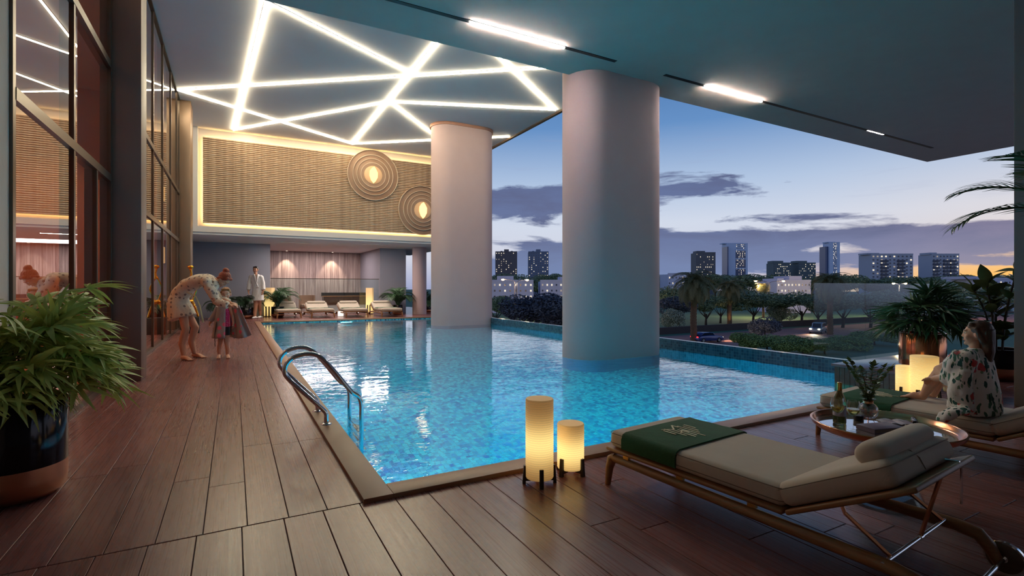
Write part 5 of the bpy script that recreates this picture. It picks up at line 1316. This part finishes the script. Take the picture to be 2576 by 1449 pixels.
def building(px0, px1, ytop, d, lab, m, cols, rows, lit, seed, depth=11, zbase=GZ, step=None, xs=None, ww=.34, wh=.40, top_px=None, bal=None, unlit=True, name='tower_block', cat='building'):
    if px0 > CX: px0 = CX + (px0 - CX) * (d + depth) / d        # the near side wall shows to the left of the front
    c = PD((px0 + px1) / 2, ytop, d); w_ = (px1 - px0) * d / FPX; H = c.z - zbase; r = random.Random(seed)
    o = thing(name, lab, cat, (c.x, c.y, zbase), -YAW)
    MB().box(-w_ / 2, w_ / 2, 0, depth, 0, H).build('wall', m, o)
    for a, b, y in (top_px or []):
        x0, x1 = [(q_ - (px0 + px1) / 2) * d / FPX for q_ in (a, b)]; MB().box(x0, x1, 1, depth - 2, H, H + (ytop - y) * d / FPX).build('roof_house', m, o)
    MB().box(-w_ / 2, w_ / 2, -.15, .3, H - .1, H + .5).build('parapet', m, o)
    cw = w_ / cols; rh = (CH + (HZ - 700) * d / FPX - zbase); usable = (H - max(0, rh)) if rh < H * .8 else H * .55
    fh = usable / rows; me = winmesh(cw * ww, fh * wh)
    for i in range(cols):
        if xs and i not in xs: continue
        for j in range(rows):
            v_ = r.random(); L_ = v_ < lit
            if L_ or unlit: put_window(o, me, -w_ / 2 + cw * (i + .5), H - fh * (j + .6), 'window_lit' if v_ < lit * .6 else ('window_dim' if L_ else 'window_dark'))
    if bal:
        bm_ = MB().box(-cw * .85, cw * .85, -1.1, 0, -.9, .15).mesh('balcony')
        for i in bal:
            for j in range(rows - 1): obj('balcony', bm_, 'balcony', o, (-w_ / 2 + cw * (i + 1), 0, H - fh * (j + 1.75)))
    return o, w_, H
building(1246, 1301, 634, 400, 'slate tower with brown sides left of the pair between the columns', 'brown_facade', 9, 13, .34, 1, top_px=[(1268, 1280, 627), (1259, 1264, 631), (1285, 1290, 631)])
building(1328, 1380, 634, 400, 'slate tower right of the pair between the columns', 'slate_facade', 9, 13, .34, 2, top_px=[(1349, 1360, 627), (1339, 1344, 631)])
building(1738, 1800, 636, 380, 'dark block of flats above the left date palm', 'dark_facade', 11, 10, .36, 3, top_px=[(1754, 1775, 631)])
o, w_, H = building(1816, 1881, 613, 480, 'pale blue tower with glazed lattice front', 'white_facade', 18, 20, .30, 4, xs=tuple(range(8, 16)), ww=.45, wh=.6, top_px=[(1820, 1870, 611)])
MB().box(-w_ * .08, w_ * .40, -.05, .1, 0, H - 7).build('glazed_front', 'blue_glass', o)
for k in range(4): MB().box(-w_ * .09, w_ * .41, -.5, -.2, H - H * .55 * k / 3 - 6, H - H * .55 * k / 3 - 5).build('frame_band', 'white_facade', o)
MB().box(-w_ * .56, -w_ * .5, -4, 8, 0, H - 3).build('side_wing', 'blue_glass', o)
building(1928, 1990, 662, 400, 'dark green-grey block with a raised roof left of its twin', 'green_facade', 11, 7, .36, 5, top_px=[(1945, 1972, 656)])
building(1990, 2052, 662, 402, 'dark green-grey block adjoining the blue tower', 'green_facade', 11, 7, .36, 6, top_px=[(2005, 2032, 656)])
o, w_, H = building(2070, 2113, 610, 520, 'slim pale blue tower with a lit glazed strip', 'white_facade', 14, 26, .34, 7, xs=(5, 6, 7, 8, 9), ww=.5, wh=.6, top_px=[(2082, 2103, 608)])
MB().box(-w_ * .78, -w_ * .52, 2, 12, 0, H - 4).build('side_wing', 'blue_glass', o)
building(2160, 2297, 640, 300, 'wide grey apartment block with rows of balconies', 'grey_facade', 10, 7, .24, 8, bal=(2, 6), top_px=[(2185, 2215, 636), (2250, 2270, 638)], ww=.4, wh=.42, name='apartment_block')
building(2310, 2413, 640, 320, 'grey apartment block nearest the sunset glow', 'grey_facade', 8, 7, .12, 9, bal=(0, 3, 5), top_px=[(2342, 2360, 635)], ww=.4, wh=.42, name='apartment_block')
def low(px0, px1, ytop, d, lab, cols, seed, **kw): building(px0, px1, ytop, d, lab, 'low_white', cols, 3, .5, seed, depth=12, zbase=GZ, name='low_building', ww=.3, wh=.3, **kw)
low(1225, 1342, 708, 150, 'low pale flat-roofed building beside the far column', 9, 11, top_px=[(1250, 1292, 694)])
low(1354, 1452, 708, 152, 'low pale flat-roofed building against the big column', 8, 12, top_px=[(1410, 1452, 696)])
low(1905, 2040, 708, 150, 'low pale flat-roofed building behind the street lamp', 10, 13, top_px=[(1990, 2022, 694), (1960, 1976, 700)])
low(1660, 1722, 690, 220, 'low distant building behind the left date palm', 5, 14)
low(2380, 2590, 702, 170, 'long low building below the sunset glow', 12, 15, top_px=[(2430, 2480, 695)])
